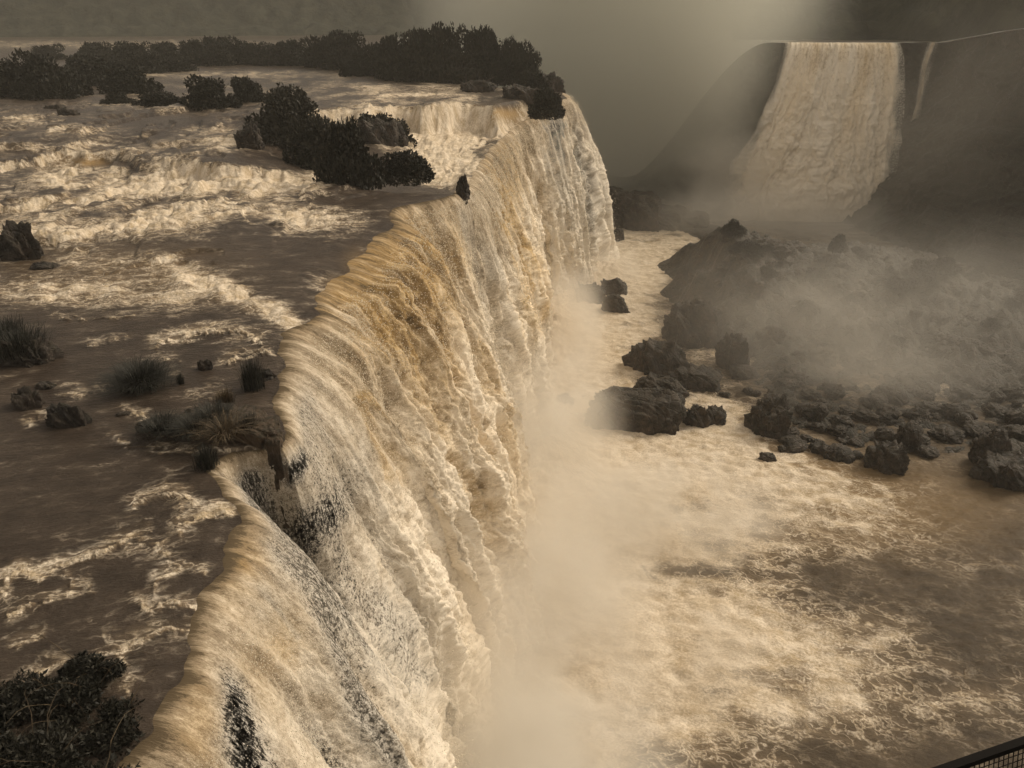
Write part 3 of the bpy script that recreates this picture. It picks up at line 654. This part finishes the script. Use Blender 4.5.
def tube(pts, r0, r1, seg=5):
    V = []; Fc = []; m = len(pts)
    for i, p in enumerate(pts):
        t = (Vector(pts[min(i + 1, m - 1)]) - Vector(pts[max(i - 1, 0)])).normalized()
        a = t.orthogonal().normalized(); b = t.cross(a); rr = r0 + (r1 - r0) * i / (m - 1)
        for k_ in range(seg):
            an = k_ / seg * 2 * math.pi; V.append(tuple(Vector(p) + (a * math.cos(an) + b * math.sin(an)) * rr))
    for i in range(m - 1):
        for k_ in range(seg): Fc.append((i * seg + k_, i * seg + (k_ + 1) % seg, (i + 1) * seg + (k_ + 1) % seg, (i + 1) * seg + k_))
    return V, Fc
def merge(parts):
    V = []; Fc = []; n = 0
    for v_, f_ in parts:
        v_ = np.asarray(v_); f_ = np.asarray(f_); V.append(v_); Fc.append(f_ + n); n += len(v_)
    return np.concatenate(V), np.concatenate(Fc)
def branches(seed, h, spread, n=7, r0=.05, wig=.12):
    r = random.Random(seed); P = []
    for i in range(n):
        an = r.uniform(0, 6.28); sp = r.uniform(.2, 1) * spread; hh = h * r.uniform(.6, 1)
        pts = [(0, 0, -.05)]
        for k_ in range(1, 6):
            f = k_ / 5; pts.append((math.cos(an) * sp * f ** 1.2 + r.uniform(-wig, wig) * .4, math.sin(an) * sp * f ** 1.2 + r.uniform(-wig, wig) * .4, hh * f))
        P.append(tube(pts, r0, r0 * .2))
    return merge(P)
def shrub_proto(seed, n, leaf, kind='shrub', mat=M_leaf):
    """unit plant: about 2 wide, 1 to 1.4 high, scaled on placing"""
    r = random.Random(seed); bl = []
    for i in range(9):
        a = r.uniform(0, 6.28); q_ = r.uniform(.1, .62); bl.append((math.cos(a) * q_, math.sin(a) * q_, r.uniform(.35, .72), r.uniform(.20, .36)))
    for i in range(9):
        a = i * .7; bl.append((math.cos(a) * .62, math.sin(a) * .62, r.uniform(.06, .25), r.uniform(.22, .34)))
    bl.append((0, 0, .45, .45))
    t = empty(kind, (0, 0, 0))
    part = 'crown' if kind == 'tree' else 'foliage'
    V, Fc = leaf_cloud(n, seed, leaf, bl); mesh_obj(part, V, Fc, mat, False, t)
    V, Fc = branches(seed, .85, .7, 8, .022 if kind != 'tree' else .035); mesh_obj('stem' if kind != 'tree' else 'trunk', V, Fc, M_wood, True, t)
    return t
PROT = {'shrub': [shrub_proto(900 + i, 6500, .06) for i in range(4)], 'tree': [shrub_proto(920 + i, 6500, .058, 'tree') for i in range(4)],
        'feather': [shrub_proto(940 + i, 9000, .045, 'shrub', M_leaf2) for i in range(1)]}
used = {}
def plant(kind, u0, v0, u1, v1, zb, label, group=None, cat=None, depthf=.8):
    b = at((u0 + u1) / 2, v1, zb); dp = depth_of(b); w = (u1 - u0) / F * dp / 2
    an = math.atan2(CH - zb, b.y); h = (v1 - v0) / F * dp / math.cos(an)
    h = max(h - w * depthf * math.sin(an) * .7, h * .5)
    lst = PROT[kind]; i = used.get(kind, 0); used[kind] = i + 1; src = lst[i % len(lst)]
    scl = (w / .84, w * depthf / .84, h / .92)
    loc = (b.x, b.y + w * depthf * .8, zb - .05 * h); rz = random.uniform(-.4, .4)
    if i < len(lst): o = src; o.location = loc; o.scale = scl; o.rotation_euler = (0, 0, rz)
    else: o = copy_tree(src, loc, scl, rz)
    for key in ('label', 'group', 'category'):
        if key in o: del o[key]
    return tag(o, label, cat or ('tree' if kind == 'tree' else 'shrub'), group)
Gi = 'trees of the wooded island at the brink'
def rzv(uu_, vv_):
    p = at(uu_, vv_, 1.5); return float(river_z(np.array([p.x]), np.array([p.y]))[0]) if p.y < 190 else 3.0
plant('feather', 238, 80, 330, 146, 1.8, 'large feathery olive shrub, the palest, in the rapids', depthf=.7)
for a in [('shrub', 280, 118, 345, 172, 'dark bushy shrub in front of the large feathery one'), ('shrub', 312, 118, 382, 188, 'tallest dark leafy bush on the islet beside the white apron'), ('shrub', 374, 150, 434, 184, 'low round dark bush at the tip of the islet, next to the brown ledge'),
          ('shrub', 352, 112, 412, 148, 'spiky shrub on the brown rock behind the low round bush'), ('shrub', 176, 76, 236, 111, 'rounded dark bush standing alone in the upper river'), ('shrub', 98, 92, 130, 106, 'low bush left of the rounded lone bush'),
          ('shrub', 128, 92, 180, 108, 'low spreading bush touching the rounded lone bush'), ('shrub', 228, 76, 262, 104, 'brownish thin shrub between the lone bush and the feathery shrub'), ('shrub', 0, 52, 70, 101, 'massive dark thicket bush at the far left edge'),
          ('shrub', -40, 60, 30, 100, 'dark bush cut by the left edge of the frame'), ('shrub', 34, 66, 84, 98, 'dark bush at the right end of the left thicket'), ('shrub', 60, 54, 118, 86, 'bush of the second row behind the left thicket'), ('shrub', 96, 64, 152, 94, 'thin dark bush right of the left thicket'),
          ('shrub', 338, 62, 362, 77, 'small separate bush at the water in front of the island trees'), ('shrub', 528, 88, 567, 118, 'shrub overhanging the outer corner of the falls'), ('shrub', 520, 70, 552, 92, 'dark shrub at the last boulder of the island')]:
    plant(a[0], a[1], a[2], a[3], a[4], rzv((a[1] + a[3]) / 2, a[4]), a[5])
TR = [(24, 44, 60, 60), (70, 41, 110, 62), (104, 42, 150, 66), (140, 43, 176, 64), (170, 38, 214, 64), (190, 35, 240, 66), (228, 42, 268, 65), (250, 44, 292, 66), (270, 38, 312, 66), (300, 34, 342, 68), (318, 32, 366, 70), (352, 44, 396, 76),
      (372, 32, 420, 80), (396, 26, 446, 82), (424, 26, 470, 83), (452, 30, 500, 82), (470, 38, 520, 82), (492, 40, 536, 84), (512, 52, 544, 86), (384, 48, 430, 82), (440, 50, 484, 84), (340, 46, 374, 72), (120, 52, 160, 74), (150, 56, 190, 72)]
TL = ['small tree with a round top farthest left against the pale far river', 'second tree from the left in the distant row', 'third tree from the left in the distant row', 'fourth tree from the left in the distant row', 'fifth tree from the left in the distant row',
      'taller bushy tree at the left third of the distant row', 'low tree right of the taller bushy one', 'low tree left of the gap in the distant row', 'tree just left of the island trees', 'first tree of the wooded island from the left', 'second tree of the wooded island, flat topped',
      'lower tree in the dip of the wooded island', 'tree at the left shoulder of the island peak', 'tallest tree at the peak of the wooded island', 'tall tree right of the island peak', 'tree at the right shoulder of the island', 'tree above the driftwood shelf', 'second last tree of the island on the right',
      'last small tree at the right end of the island', 'front tree below the island peak', 'front tree below the right shoulder of the island', 'front tree at the left dip of the island', 'front tree of the distant row at left', 'low front tree between the distant row and the lone bush']
for t_, lb in zip(TR, TL): plant('tree', *t_, 3.0, lb, Gi if t_[0] > 260 else 'trees in the upper river')
# bushes on the mound
r3 = random.Random(9)
for i in range(34):
    x = r3.uniform(60, 190); y = r3.uniform(188, 222) if i % 3 else r3.uniform(165, 200); s = r3.uniform(2.2, 5)
    src = PROT['shrub'][i % 4]
    o = copy_tree(src, (x, y, mound_z(x, y) - .4), (s, s, s * r3.uniform(.7, 1.1)), r3.uniform(0, 6)); 
    for key in ('label', 'group', 'category'):
        if key in o: del o[key]
    tag(o, 'dark scrub bush along the crest of the misty mound', 'shrub', 'scrub bushes on the mound')
p = at_y(837, 251, 206)
o = copy_tree(PROT['shrub'][1], p, (2.9, 2.9, 5.2), 1.0); o['label'] = 'upright oval bush standing out on the mound skyline'; o['category'] = 'shrub'
if 'group' in o: del o['group']
# foreground bush in the corner
V, Fc = leaf_cloud(30000, 77, .17, [(-17.0, 24.0, -1.2, 3.2), (-14.5, 21.5, -1.2, 2.2), (-19, 21, -1, 3.0), (-15.8, 18.5, -1.4, 3.0), (-13.2, 18.4, -1.0, 1.6), (-18.5, 26.2, -1.2, 2.0), (-14.6, 25.4, -1.6, 1.8)], 2.4, .1, .5) if False else (None, None)
fb = at(60, 740, 0)
t = empty('shrub', (fb.x, fb.y, -.3)); bl = []
for (a, b_, rr, zz) in [(20, 700, 1.9, .5), (70, 700, 1.7, .6), (110, 730, 1.5, .4), (40, 760, 2.2, .6), (95, 790, 1.8, .4), (0, 780, 2.2, .6), (50, 830, 2.3, .4), (-30, 720, 1.8, .5), (80, 655, .8, .4), (125, 700, .8, .3), (-20, 680, 1.0, .3)]:
    q_ = at(a, b_, .4); bl.append((q_.x - fb.x, q_.y - fb.y, zz, rr))
bl = [(x_, y_, z_ - .25, r_ * .72) for x_, y_, z_, r_ in bl] + [(random.uniform(-2.6, 2.2), random.uniform(-3, 3.4), random.uniform(.3, .9), random.uniform(.3, .7)) for _ in range(16)]
V, Fc = leaf_cloud(42000, 77, .10, bl, 2.6, .1, .3); mesh_obj('foliage', V, Fc, M_leaf, False, t)
P_ = []
for i in range(26):
    b0 = random.choice(bl); an = random.uniform(0, 6.28); ln = random.uniform(1.2, 2.8); pts = []
    for k_ in range(7):
        f = k_ / 6; pts.append((b0[0] + math.cos(an) * ln * f + random.uniform(-.06, .06), b0[1] + math.sin(an) * ln * f + random.uniform(-.06, .06), b0[2] * .4 + ln * .75 * math.sin(f * 2.0)))
    P_.append(tube(pts, .022, .005))
V, Fc = merge(P_); mesh_obj('twigs', V, Fc, M_dry, True, t)
tag(t, 'big dark leafy bush with bare twigs filling the bottom left corner', 'shrub')

# grass tufts
def tuft(u_, v_, wpx, hpx, label, seed, n=500, mat=M_grass, z=0.0, lean=1.0):
    b = at(u_, v_, z); dp = depth_of(b); w = wpx / F * dp / 2; h = hpx / F * dp
    r = np.random.default_rng(seed); P = []; Fc = []
    base = r.normal(size=(n, 2)) * w * .32; an = np.arctan2(base[:, 1], base[:, 0]) + r.normal(size=n) * .7
    ln = h * r.uniform(.7, 1.5, n); sp = lean * w * r.uniform(.1, .75, n); wd = .022 * r.uniform(.7, 1.6, n) * (dp / 45)
    for k_ in range(5):
        f = k_ / 4
        cx = base[:, 0] + np.cos(an) * sp * f ** 1.6; cy = base[:, 1] + np.sin(an) * sp * f ** 1.6; cz_ = ln * (f - .38 * f ** 2.5 * (sp / (w + 1e-6)))
        ww = wd * (1 - f * .85)
        P.append(np.stack([cx - np.sin(an) * ww, cy + np.cos(an) * ww, cz_], 1)); P.append(np.stack([cx + np.sin(an) * ww, cy - np.cos(an) * ww, cz_], 1))
    V = np.stack(P, 1).reshape(-1, 3)
    for k_ in range(4):
        i = np.arange(n) * 10 + 2 * k_; Fc.append(np.stack([i, i + 1, i + 3, i + 2], 1))
    o = mesh_obj('grass_tuft', V, np.concatenate(Fc), mat, True); o.location = (b.x, b.y, z - .05); tag(o, label, 'grass tuft'); return o
tuft(141, 385, 50, 20, 'rounded tuft of dark grass alone in the calm brown water', 1, 1500, lean=2.0)
tuft(254, 388, 24, 26, 'upright dark tuft on the stepped slab at the brink', 2, 500)
tuft(162, 430, 40, 14, 'leftmost dark tuft on the reedy ledge', 3, 500, z=.6, lean=1.8)
tuft(196, 432, 40, 16, 'second dark tuft on the reedy ledge', 4, 500, z=.7, lean=1.8)
tuft(224, 432, 46, 15, 'straw coloured dry reeds in the middle of the ledge', 5, 380, M_dry, .8, 2.2)
tuft(214, 420, 34, 15, 'dark reeds behind the dry straw ones on the ledge', 6, 500, z=.8, lean=1.8)
tuft(248, 426, 26, 10, 'low grey green tuft at the outer end of the ledge', 7, 400, z=.7)
tuft(226, 404, 22, 14, 'small reddish brown weed patch behind the ledge', 8, 300, M_dry, .1)
tuft(208, 466, 24, 18, 'dark tuft beside the head of the lacy veil', 9, 500)
tuft(182, 384, 8, 10, 'tiny tuft poking from the calm water right of the rounded tuft', 10, 120)
tuft(20, 352, 60, 20, 'dark scrub tuft on the outcrop at the left edge', 11, 800, z=.6)
tuft(8, 340, 40, 18, 'dark bushy tuft at the back of the left edge outcrop', 12, 600, z=.8)
# driftwood
b = at(487, 91, 3) + Vector((0, 0, .8))
P_ = []
for (dx1, dz1, dx2, dz2, rr) in [(-3, .3, 2.6, 3.4, .22), (2.4, .2, -1.2, 2.6, .2), (-3.4, .4, 3.4, 1.0, .28), (-1, .3, 2, 3.2, .14), (3, .3, 5.2, 1.6, .16)]:
    P_.append(tube([(dx1, random.uniform(-1, 1), dz1), ((dx1 + dx2) / 2, random.uniform(-.4, .4), (dz1 + dz2) / 2 + .3), (dx2, random.uniform(-1, 1), dz2)], rr, rr * .5, 7))
V, Fc = merge(P_); o = mesh_obj('driftwood', V, Fc, M_wood); o.location = b; tag(o, 'heap of stranded driftwood logs on the rock shelf by the island', 'driftwood')
b = at(466, 84, 3); V, Fc = merge([tube([(0, 0, -.3), (.05, 0, 1.5), (0, 0, 3.4)], .34, .26, 7), tube([(0, 0, 2.6), (.6, 0, 3.2)], .14, .08, 6)])
o = mesh_obj('tree_stump', V, Fc, M_wood); o.location = b; tag(o, 'pale broken stump upright in shallow water near the driftwood', 'stump')

# ------------------------------------------------------------------ distant cliff with its waterfall
FZ = 14.6
cl = [(20, 420), (60, 372), (95, 345), (108, 334), (130, 331), (153, 331), (158, 336), (166, 337), (172, 332), (176, 318), (178, 302), (181, 284), (190, 266), (240, 240), (420, 200)]
ca = np.array(cl, float); seg = np.concatenate([[0], np.cumsum(np.hypot(*np.diff(ca, axis=0).T))])
ss_ = np.concatenate([np.linspace(0, 330, 420), np.linspace(332, seg[-1], 80)])
cx_ = np.interp(ss_, seg, ca[:, 0]); cy_ = np.interp(ss_, seg, ca[:, 1])
tx, ty = np.gradient(cx_, ss_), np.gradient(cy_, ss_); nrm = np.hypot(tx, ty); onx, ony = ty / nrm, -tx / nrm
FT = (FZ + np.interp(cy_, [270, 284, 302, 318, 334], [7.6, 6.8, 4.8, 2.6, 0]) * (cx_ > 160) - 62 * sst(104, 52, cx_))[:, None]
kk = np.linspace(0, 1, 120)[None, :]; Sx = np.repeat(ss_[:, None], 120, 1)
Zf = FT - .3 - (FT - BZ + 3) * kk
slope = kk * 9 + 34 * kk ** 2.2 * sst(164, 173, cx_)[:, None] + (billow(Sx * .06, Zf * .07, 5, 501, .6) - .5) * (7 - 4.5 * sst(98, 106, cx_) * sst(166, 158, cx_))[:, None] * sst(0, .08, kk) + 3 * sst(.42, .46, kk)
o = grid_obj('cliff', cx_[:, None] + onx[:, None] * (slope - 2.0), cy_[:, None] + ony[:, None] * (slope - 2.0), Zf, M_far); tag(o, kind='structure')
# river above it
fq = np.linspace(0, 1, 40)[None, :]
Xr = cx_[:, None] - onx[:, None] * fq * 500 * .5; Yr = cy_[:, None] + (50 * fq + 600 * fq ** 2)
Zr = np.full_like(Xr, 0) + FT; fr = -.05 + .5 * fbm(Xr * .05, Yr * .05, 3, 511) + .4 * sst(.1, 0, fq)
rs = cx_ > 104
tag(grid_obj('river', (cx_[:, None] - 1.0 * onx[:, None] + fq * 120)[rs], Yr[rs], Zr[rs], M_river, uv=(Xr[rs], Yr[rs]), attr=(np.clip(fr, 0, 1)[rs], fr[rs] * 0, fr[rs] * 0)), kind='structure')
bq = np.linspace(0, 1, 30)[None, :]
BK = -3 + (37 * sst(70, 108, cx_) - 30 * sst(158, 172, cx_))[:, None] + (20 * sst(80, 110, cx_) - 18 * sst(158, 172, cx_))[:, None] * fbm(Sx[:, :30] * .02, Sx[:, :30] * 0, 2, 521) + 160 * bq
FARBANK = (cx_[:, None] + 14 * bq, cy_[:, None] + BK, FT - .4 + 70 * sst(58, 125, cx_)[:, None] * bq * (1 + .25 * fbm(Sx[:, :30] * .012, bq * 3 + Sx[:, :30] * 0, 3, 523)) + billow(Sx[:, :30] * .06, bq * 9 + 0 * Sx[:, :30], 3, 525) * 6 * sst(0, .1, bq))
def far_fall(s0, s1, top, bot, v_, name, label, seed, lacev=0.0, wide=0.0, n=160, m=260, flare=0.0):
    s = np.linspace(s0, s1, n)[:, None]; tq = np.linspace(0, 1, m)[None, :] ** .8
    dr = top - bot; Tt = math.sqrt(2 * dr / 9.81) * tq; Lq = .5 * 9.81 * Tt ** 2
    cxx = np.interp(s, seg, ca[:, 0]); cyy = np.interp(s, seg, ca[:, 1])
    ox, oy = np.interp(s, ss_, onx), np.interp(s, ss_, ony)
    s_n = (s - (s0 + s1) / 2)
    Sg = np.repeat(s, m, 1)
    wS_ = Sg + fbm(Sg * .1, Lq * .04, 2, seed) * 2
    dsp = fbm(wS_ * .12, Lq * .02, 3, seed + 1) * 2.4 * sst(1, 20, Lq) + (billow(wS_ * .3, Lq * .12, 5, seed + 2, .58) - .45) * 2.6 * sst(2, 30, Lq) + (billow(wS_ * .6, Lq * .05, 3, seed + 3) - .45) * 1.0
    outw = v_ * Tt + dsp * .9 + 2.2
    X = cxx + ox * outw + s_n * wide * tq ** 2; Y = cyy + oy * outw; Z = top - Lq + dsp * .2
    X = X - flare * tq ** 2.6 * (1 - (s - s0) / (s1 - s0)) ** 1.5 * (1 + .3 * fbm(Sg * .2, Lq * .06, 3, seed + 12)); Y = Y - flare * .12 * tq ** 2
    edge = np.minimum(Sg - s0, s1 - Sg)
    lc_ = np.clip(lacev + sst(3.5, 0, edge + perlin(Sg * .5, Lq * .1, seed + 9) * 1.2) * .9, 0, 1.2)
    g_ = np.clip(.1 + .5 * fbm(Sg * .15, Lq * .02, 2, seed + 5) + .3 * sst(s0, s1, Sg), 0, .8) * sst(60, 10, Lq)
    fo_ = .85 + .3 * sst(0, 20, Lq) + .3 * fbm(Sg * .2, Lq * .04, 2, seed + 6)
    o = grid_obj(name, X, Y, Z, M_fall, uv=(Sg, Lq), attr=(fo_, g_, lc_)); return tag(o, label, 'waterfall')
s_at = lambda x: float(np.interp(x, ca[:, 0], seg))
far_fall(s_at(109), s_at(152.5), FZ, BZ, 4.4, 'waterfall', 'broad distant waterfall pouring off the high cliff across the gorge', 601, wide=.06, flare=24)
far_fall(s_at(167.5), s_at(171.5), FZ, FZ - 34, 1.6, 'waterfall', 'thin white ribbon of water on the dark cliff right of the distant fall', 611, .25, 0, 40, 160)
far_fall(s_at(158.5), s_at(162), FZ - 36, BZ + 2, 1.2, 'waterfall', 'narrow lower trickle between the distant fall and the dark cliff', 621, .35, 0, 40, 140)

# ------------------------------------------------------------------ forested hills behind
def hills(name, Y, x0, x1, z0, hgt, seed, dep_=260):
    a, b = np.meshgrid(np.linspace(x0, x1, 700), np.linspace(0, 1, 60))
    Yq = Y + b * dep_ + (a + 300) * .22
    Z = z0 - 2 + hgt * sst(0, .75, b) * (1 + .18 * fbm(a * .003, b * 2, 3, seed)) + (billow(a * .035, b * 9, 4, seed + 2, .6)) * 9 * sst(0, .06, b)
    return tag(grid_obj(name, a, Yq, Z, M_forest), 'dark forested hills closing the view beyond the river', kind='structure')
t = NT('forest canopy'); g = t.n('NewGeometry').outputs['Position']; a = t.noise(g, .08, 6, .65); t.surf(t.bsdf(t.mix(t.ss(a, .35, .7), (.012, .015, .009), (.045, .045, .028)), .8, t.bump(a, .8, 4), .2)); M_forest = t.m
hills('hill', 900, -1500, 1300, 3, 150, 701)

tag(grid_obj('hill', *[np.broadcast_to(a_, FARBANK[2].shape)[cx_ > 100] for a_ in FARBANK], M_forest), 'dark wooded bank behind the brink of the distant fall', kind='structure')
# ------------------------------------------------------------------ walkway railing at lower right
def bar(a, b, r, mat, seg=4): return tube([a, a.lerp(b, .5), b], r, r, seg)
t = NT('black painted steel'); gg = t.noise(t.n('NewGeometry').outputs['Position'], 40, 4); M_steel = t.surf(t.bsdf(t.mix(gg, (.006, .0055, .005), (.012, .010, .008)), .8, t.bump(gg, .2, .002), .08))
RZ = 20.6
ra = at(760, 834, RZ); rb = at(1180, 688, RZ)
ax = (rb - ra).normalized(); Lr = (rb - ra).length
perp = Vector((-ax.y, ax.x, 0));
if perp.y > 0: perp = -perp
down = (Vector((0, 0, -1)) + perp * .25).normalized()
root = empty('railing', ra)
def rail_part(name, parts): V, Fc = merge(parts); return mesh_obj(name, V, Fc, M_steel, False, root)
O = Vector((0, 0, 0))
def boxbar(a, b, w, h):
    d = (b - a).normalized(); s1 = d.cross(Vector((0, 0, 1))).normalized() * w / 2; s2 = s1.cross(d).normalized() * h / 2
    V = [a + s1 + s2, a - s1 + s2, a - s1 - s2, a + s1 - s2, b + s1 + s2, b - s1 + s2, b - s1 - s2, b + s1 - s2]
    return [tuple(x) for x in V], [(0, 1, 2, 3), (7, 6, 5, 4), (0, 4, 5, 1), (1, 5, 6, 2), (2, 6, 7, 3), (3, 7, 4, 0)]
rail_part('top_rail', [boxbar(O, ax * Lr, .05, .05)])
wires = []
ph = 1.05; off = down * .03
x = 0.0
while x < Lr: wires.append(bar(ax * x + off, ax * x + down * ph, .0032, None)); x += .042
k_ = .03
while k_ < ph: wires.append(bar(ax * 0 + down * k_ + perp * .004, ax * Lr + down * k_ + perp * .004, .0032, None)); k_ += .048
rail_part('wire_mesh', wires)
rail_part('bottom_rail', [boxbar(down * ph, ax * Lr + down * ph, .04, .04)])
for x in (0.02, Lr - .05): 
    rail_part('post', [boxbar(ax * x + Vector((0, 0, -1.35)) - perp * .05, ax * x + Vector((.001, 0, -.03)) - perp * .05, .05, .05)])
tag(root, 'black steel walkway railing with wire mesh at the bottom right corner', 'railing')
deck = boxbar(ra + Vector((0, 0, -1.4)) + perp * .6, rb + Vector((0, 0, -1.4)) + perp * .6, 1.3, .1)
tag(mesh_obj('footpath', deck[0], deck[1], M_steel, False), kind='structure')

# ------------------------------------------------------------------ mist and haze
sph = ICO[3]
MC = (.99, .95, .87)
def mist(loc, rad, dens, scale=.05, thr=.42, colr=MC, stretch=(1, 1, 1), label='drifting spray mist', det=3, ani=0.0):
    o = mesh_obj('mist', sph[0], sph[1], mist_mat('spray mist', dens, colr, scale, thr, ani, det, stretch)); o.location = loc; o.scale = rad
    return tag(o, label, kind='stuff')
mist((4, 46, -46), (16, 28, 24), .16, .08, .41, det=5)
mist((-1, 62, -40), (13, 34, 20), .06, .08, .38, det=5)
mist((4, 112, -40), (11, 36, 20), .05, .08, .38, det=5)
mist((8, 84, -48), (16, 28, 24), .10, .08, .42, det=5)
mist((10, 125, -47), (14, 30, 22), .09, .08, .42, det=5)
mist((15, 180, -47), (13, 34, 20), .07, .08, .42, det=5)
mist((30, 235, -50), (18, 28, 13), .04, .07, .42, det=5)
mist((27, 104, -49), (25, 20, 10), .15, .09, .44, det=5)
mist((26, 74, -51), (20, 18, 7), .07, .10, .46, det=5)
mist((96, 176, -44), (86, 52, 32), .010, .05, .34, stretch=(1, 1, .7), det=5)
mist((72, 168, -42), (34, 28, 17), .018, .07, .42, det=5)
mist((104, 298, -54), (78, 26, 24), .06, .04, .32, det=5)
mist((90, 316, -42), (34, 12, 32), .12, .05, .36, det=4)
mist((80, 330, -10), (34, 24, 50), .035, .03, .26, (.95, .93, .84))
mist((84, 152, -47), (42, 20, 10), .018, .07, .40, det=5)
mist((48, 374, 18), (106, 78, 118), .055, .012, .24, (.97, .96, .87))
mist((190, 280, -14), (150, 44, 62), .006, .03, .38, (.88, .83, .74), det=5)
# the air
hzv = [(x, y, z) for z in (BZ - 8, 330) for y in (-60, 3200) for x in (-2200, 2200)]
hb = mesh_obj('haze', hzv, [(0, 2, 3, 1), (4, 5, 7, 6), (0, 1, 5, 4), (2, 6, 7, 3), (0, 4, 6, 2), (1, 3, 7, 5)], None, False)
t = NT('air'); vp = t.n('VolumePrincipled'); vp.inputs['Color'].default_value = (.88, .85, .76, 1); vp.inputs['Density'].default_value = .0002; t.link(vp.outputs[0], t.out.inputs['Volume']); hb.data.materials.append(t.m)
tag(hb, kind='stuff')

# ------------------------------------------------------------------ light
w = bpy.data.worlds.new('World'); scene.world = w; w.use_nodes = True; nt = w.node_tree; nt.nodes.clear()
SEL, SAZ = R(40), R(62)       # hazy sun on the right, beyond the falls
sky = nt.nodes.new('ShaderNodeTexSky'); sky.sky_type = 'NISHITA'; sky.sun_disc = False; sky.sun_elevation = SEL; sky.sun_rotation = SAZ; sky.dust_density = 3; sky.air_density = 1.0
hs = nt.nodes.new('ShaderNodeHueSaturation'); hs.inputs['Saturation'].default_value = .12
mxn = nt.nodes.new('ShaderNodeMix'); mxn.data_type = 'RGBA'; mxn.blend_type = 'MULTIPLY'; mxn.inputs[0].default_value = 1; mxn.inputs[7].default_value = (1.0, .885, .745, 1)
bg = nt.nodes.new('ShaderNodeBackground'); bg.inputs['Strength'].default_value = .12; wo = nt.nodes.new('ShaderNodeOutputWorld')
nt.links.new(sky.outputs[0], hs.inputs['Color']); nt.links.new(hs.outputs[0], mxn.inputs[6]); nt.links.new(mxn.outputs[2], bg.inputs[0]); nt.links.new(bg.outputs[0], wo.inputs[0])
sd = bpy.data.lights.new('sun', 'SUN'); so = bpy.data.objects.new('sun', sd); col.objects.link(so)
sd.energy = 1.45; sd.angle = R(24); sd.color = (1.0, .88, .70)
dirv = Vector((math.sin(SAZ) * math.cos(SEL), math.cos(SAZ) * math.cos(SEL), math.sin(SEL)))
so.rotation_euler = dirv.to_track_quat('Z', 'Y').to_euler()

vs = scene.view_settings; vs.view_transform = 'Standard'; vs.look = 'None'; vs.gamma = 1; vs.use_curve_mapping = False; vs.exposure = .27
cy = scene.cycles
cy.max_bounces = 6; cy.diffuse_bounces = 2; cy.glossy_bounces = 2; cy.volume_bounces = 3; cy.transparent_max_bounces = 64; cy.transmission_bounces = 2
cy.volume_step_rate = .7; cy.volume_max_steps = 256
cy.use_denoising = True; cy.denoiser = 'OPENIMAGEDENOISE'
cy.use_adaptive_sampling = True; cy.adaptive_threshold = .02
cy.sample_clamp_indirect = 5
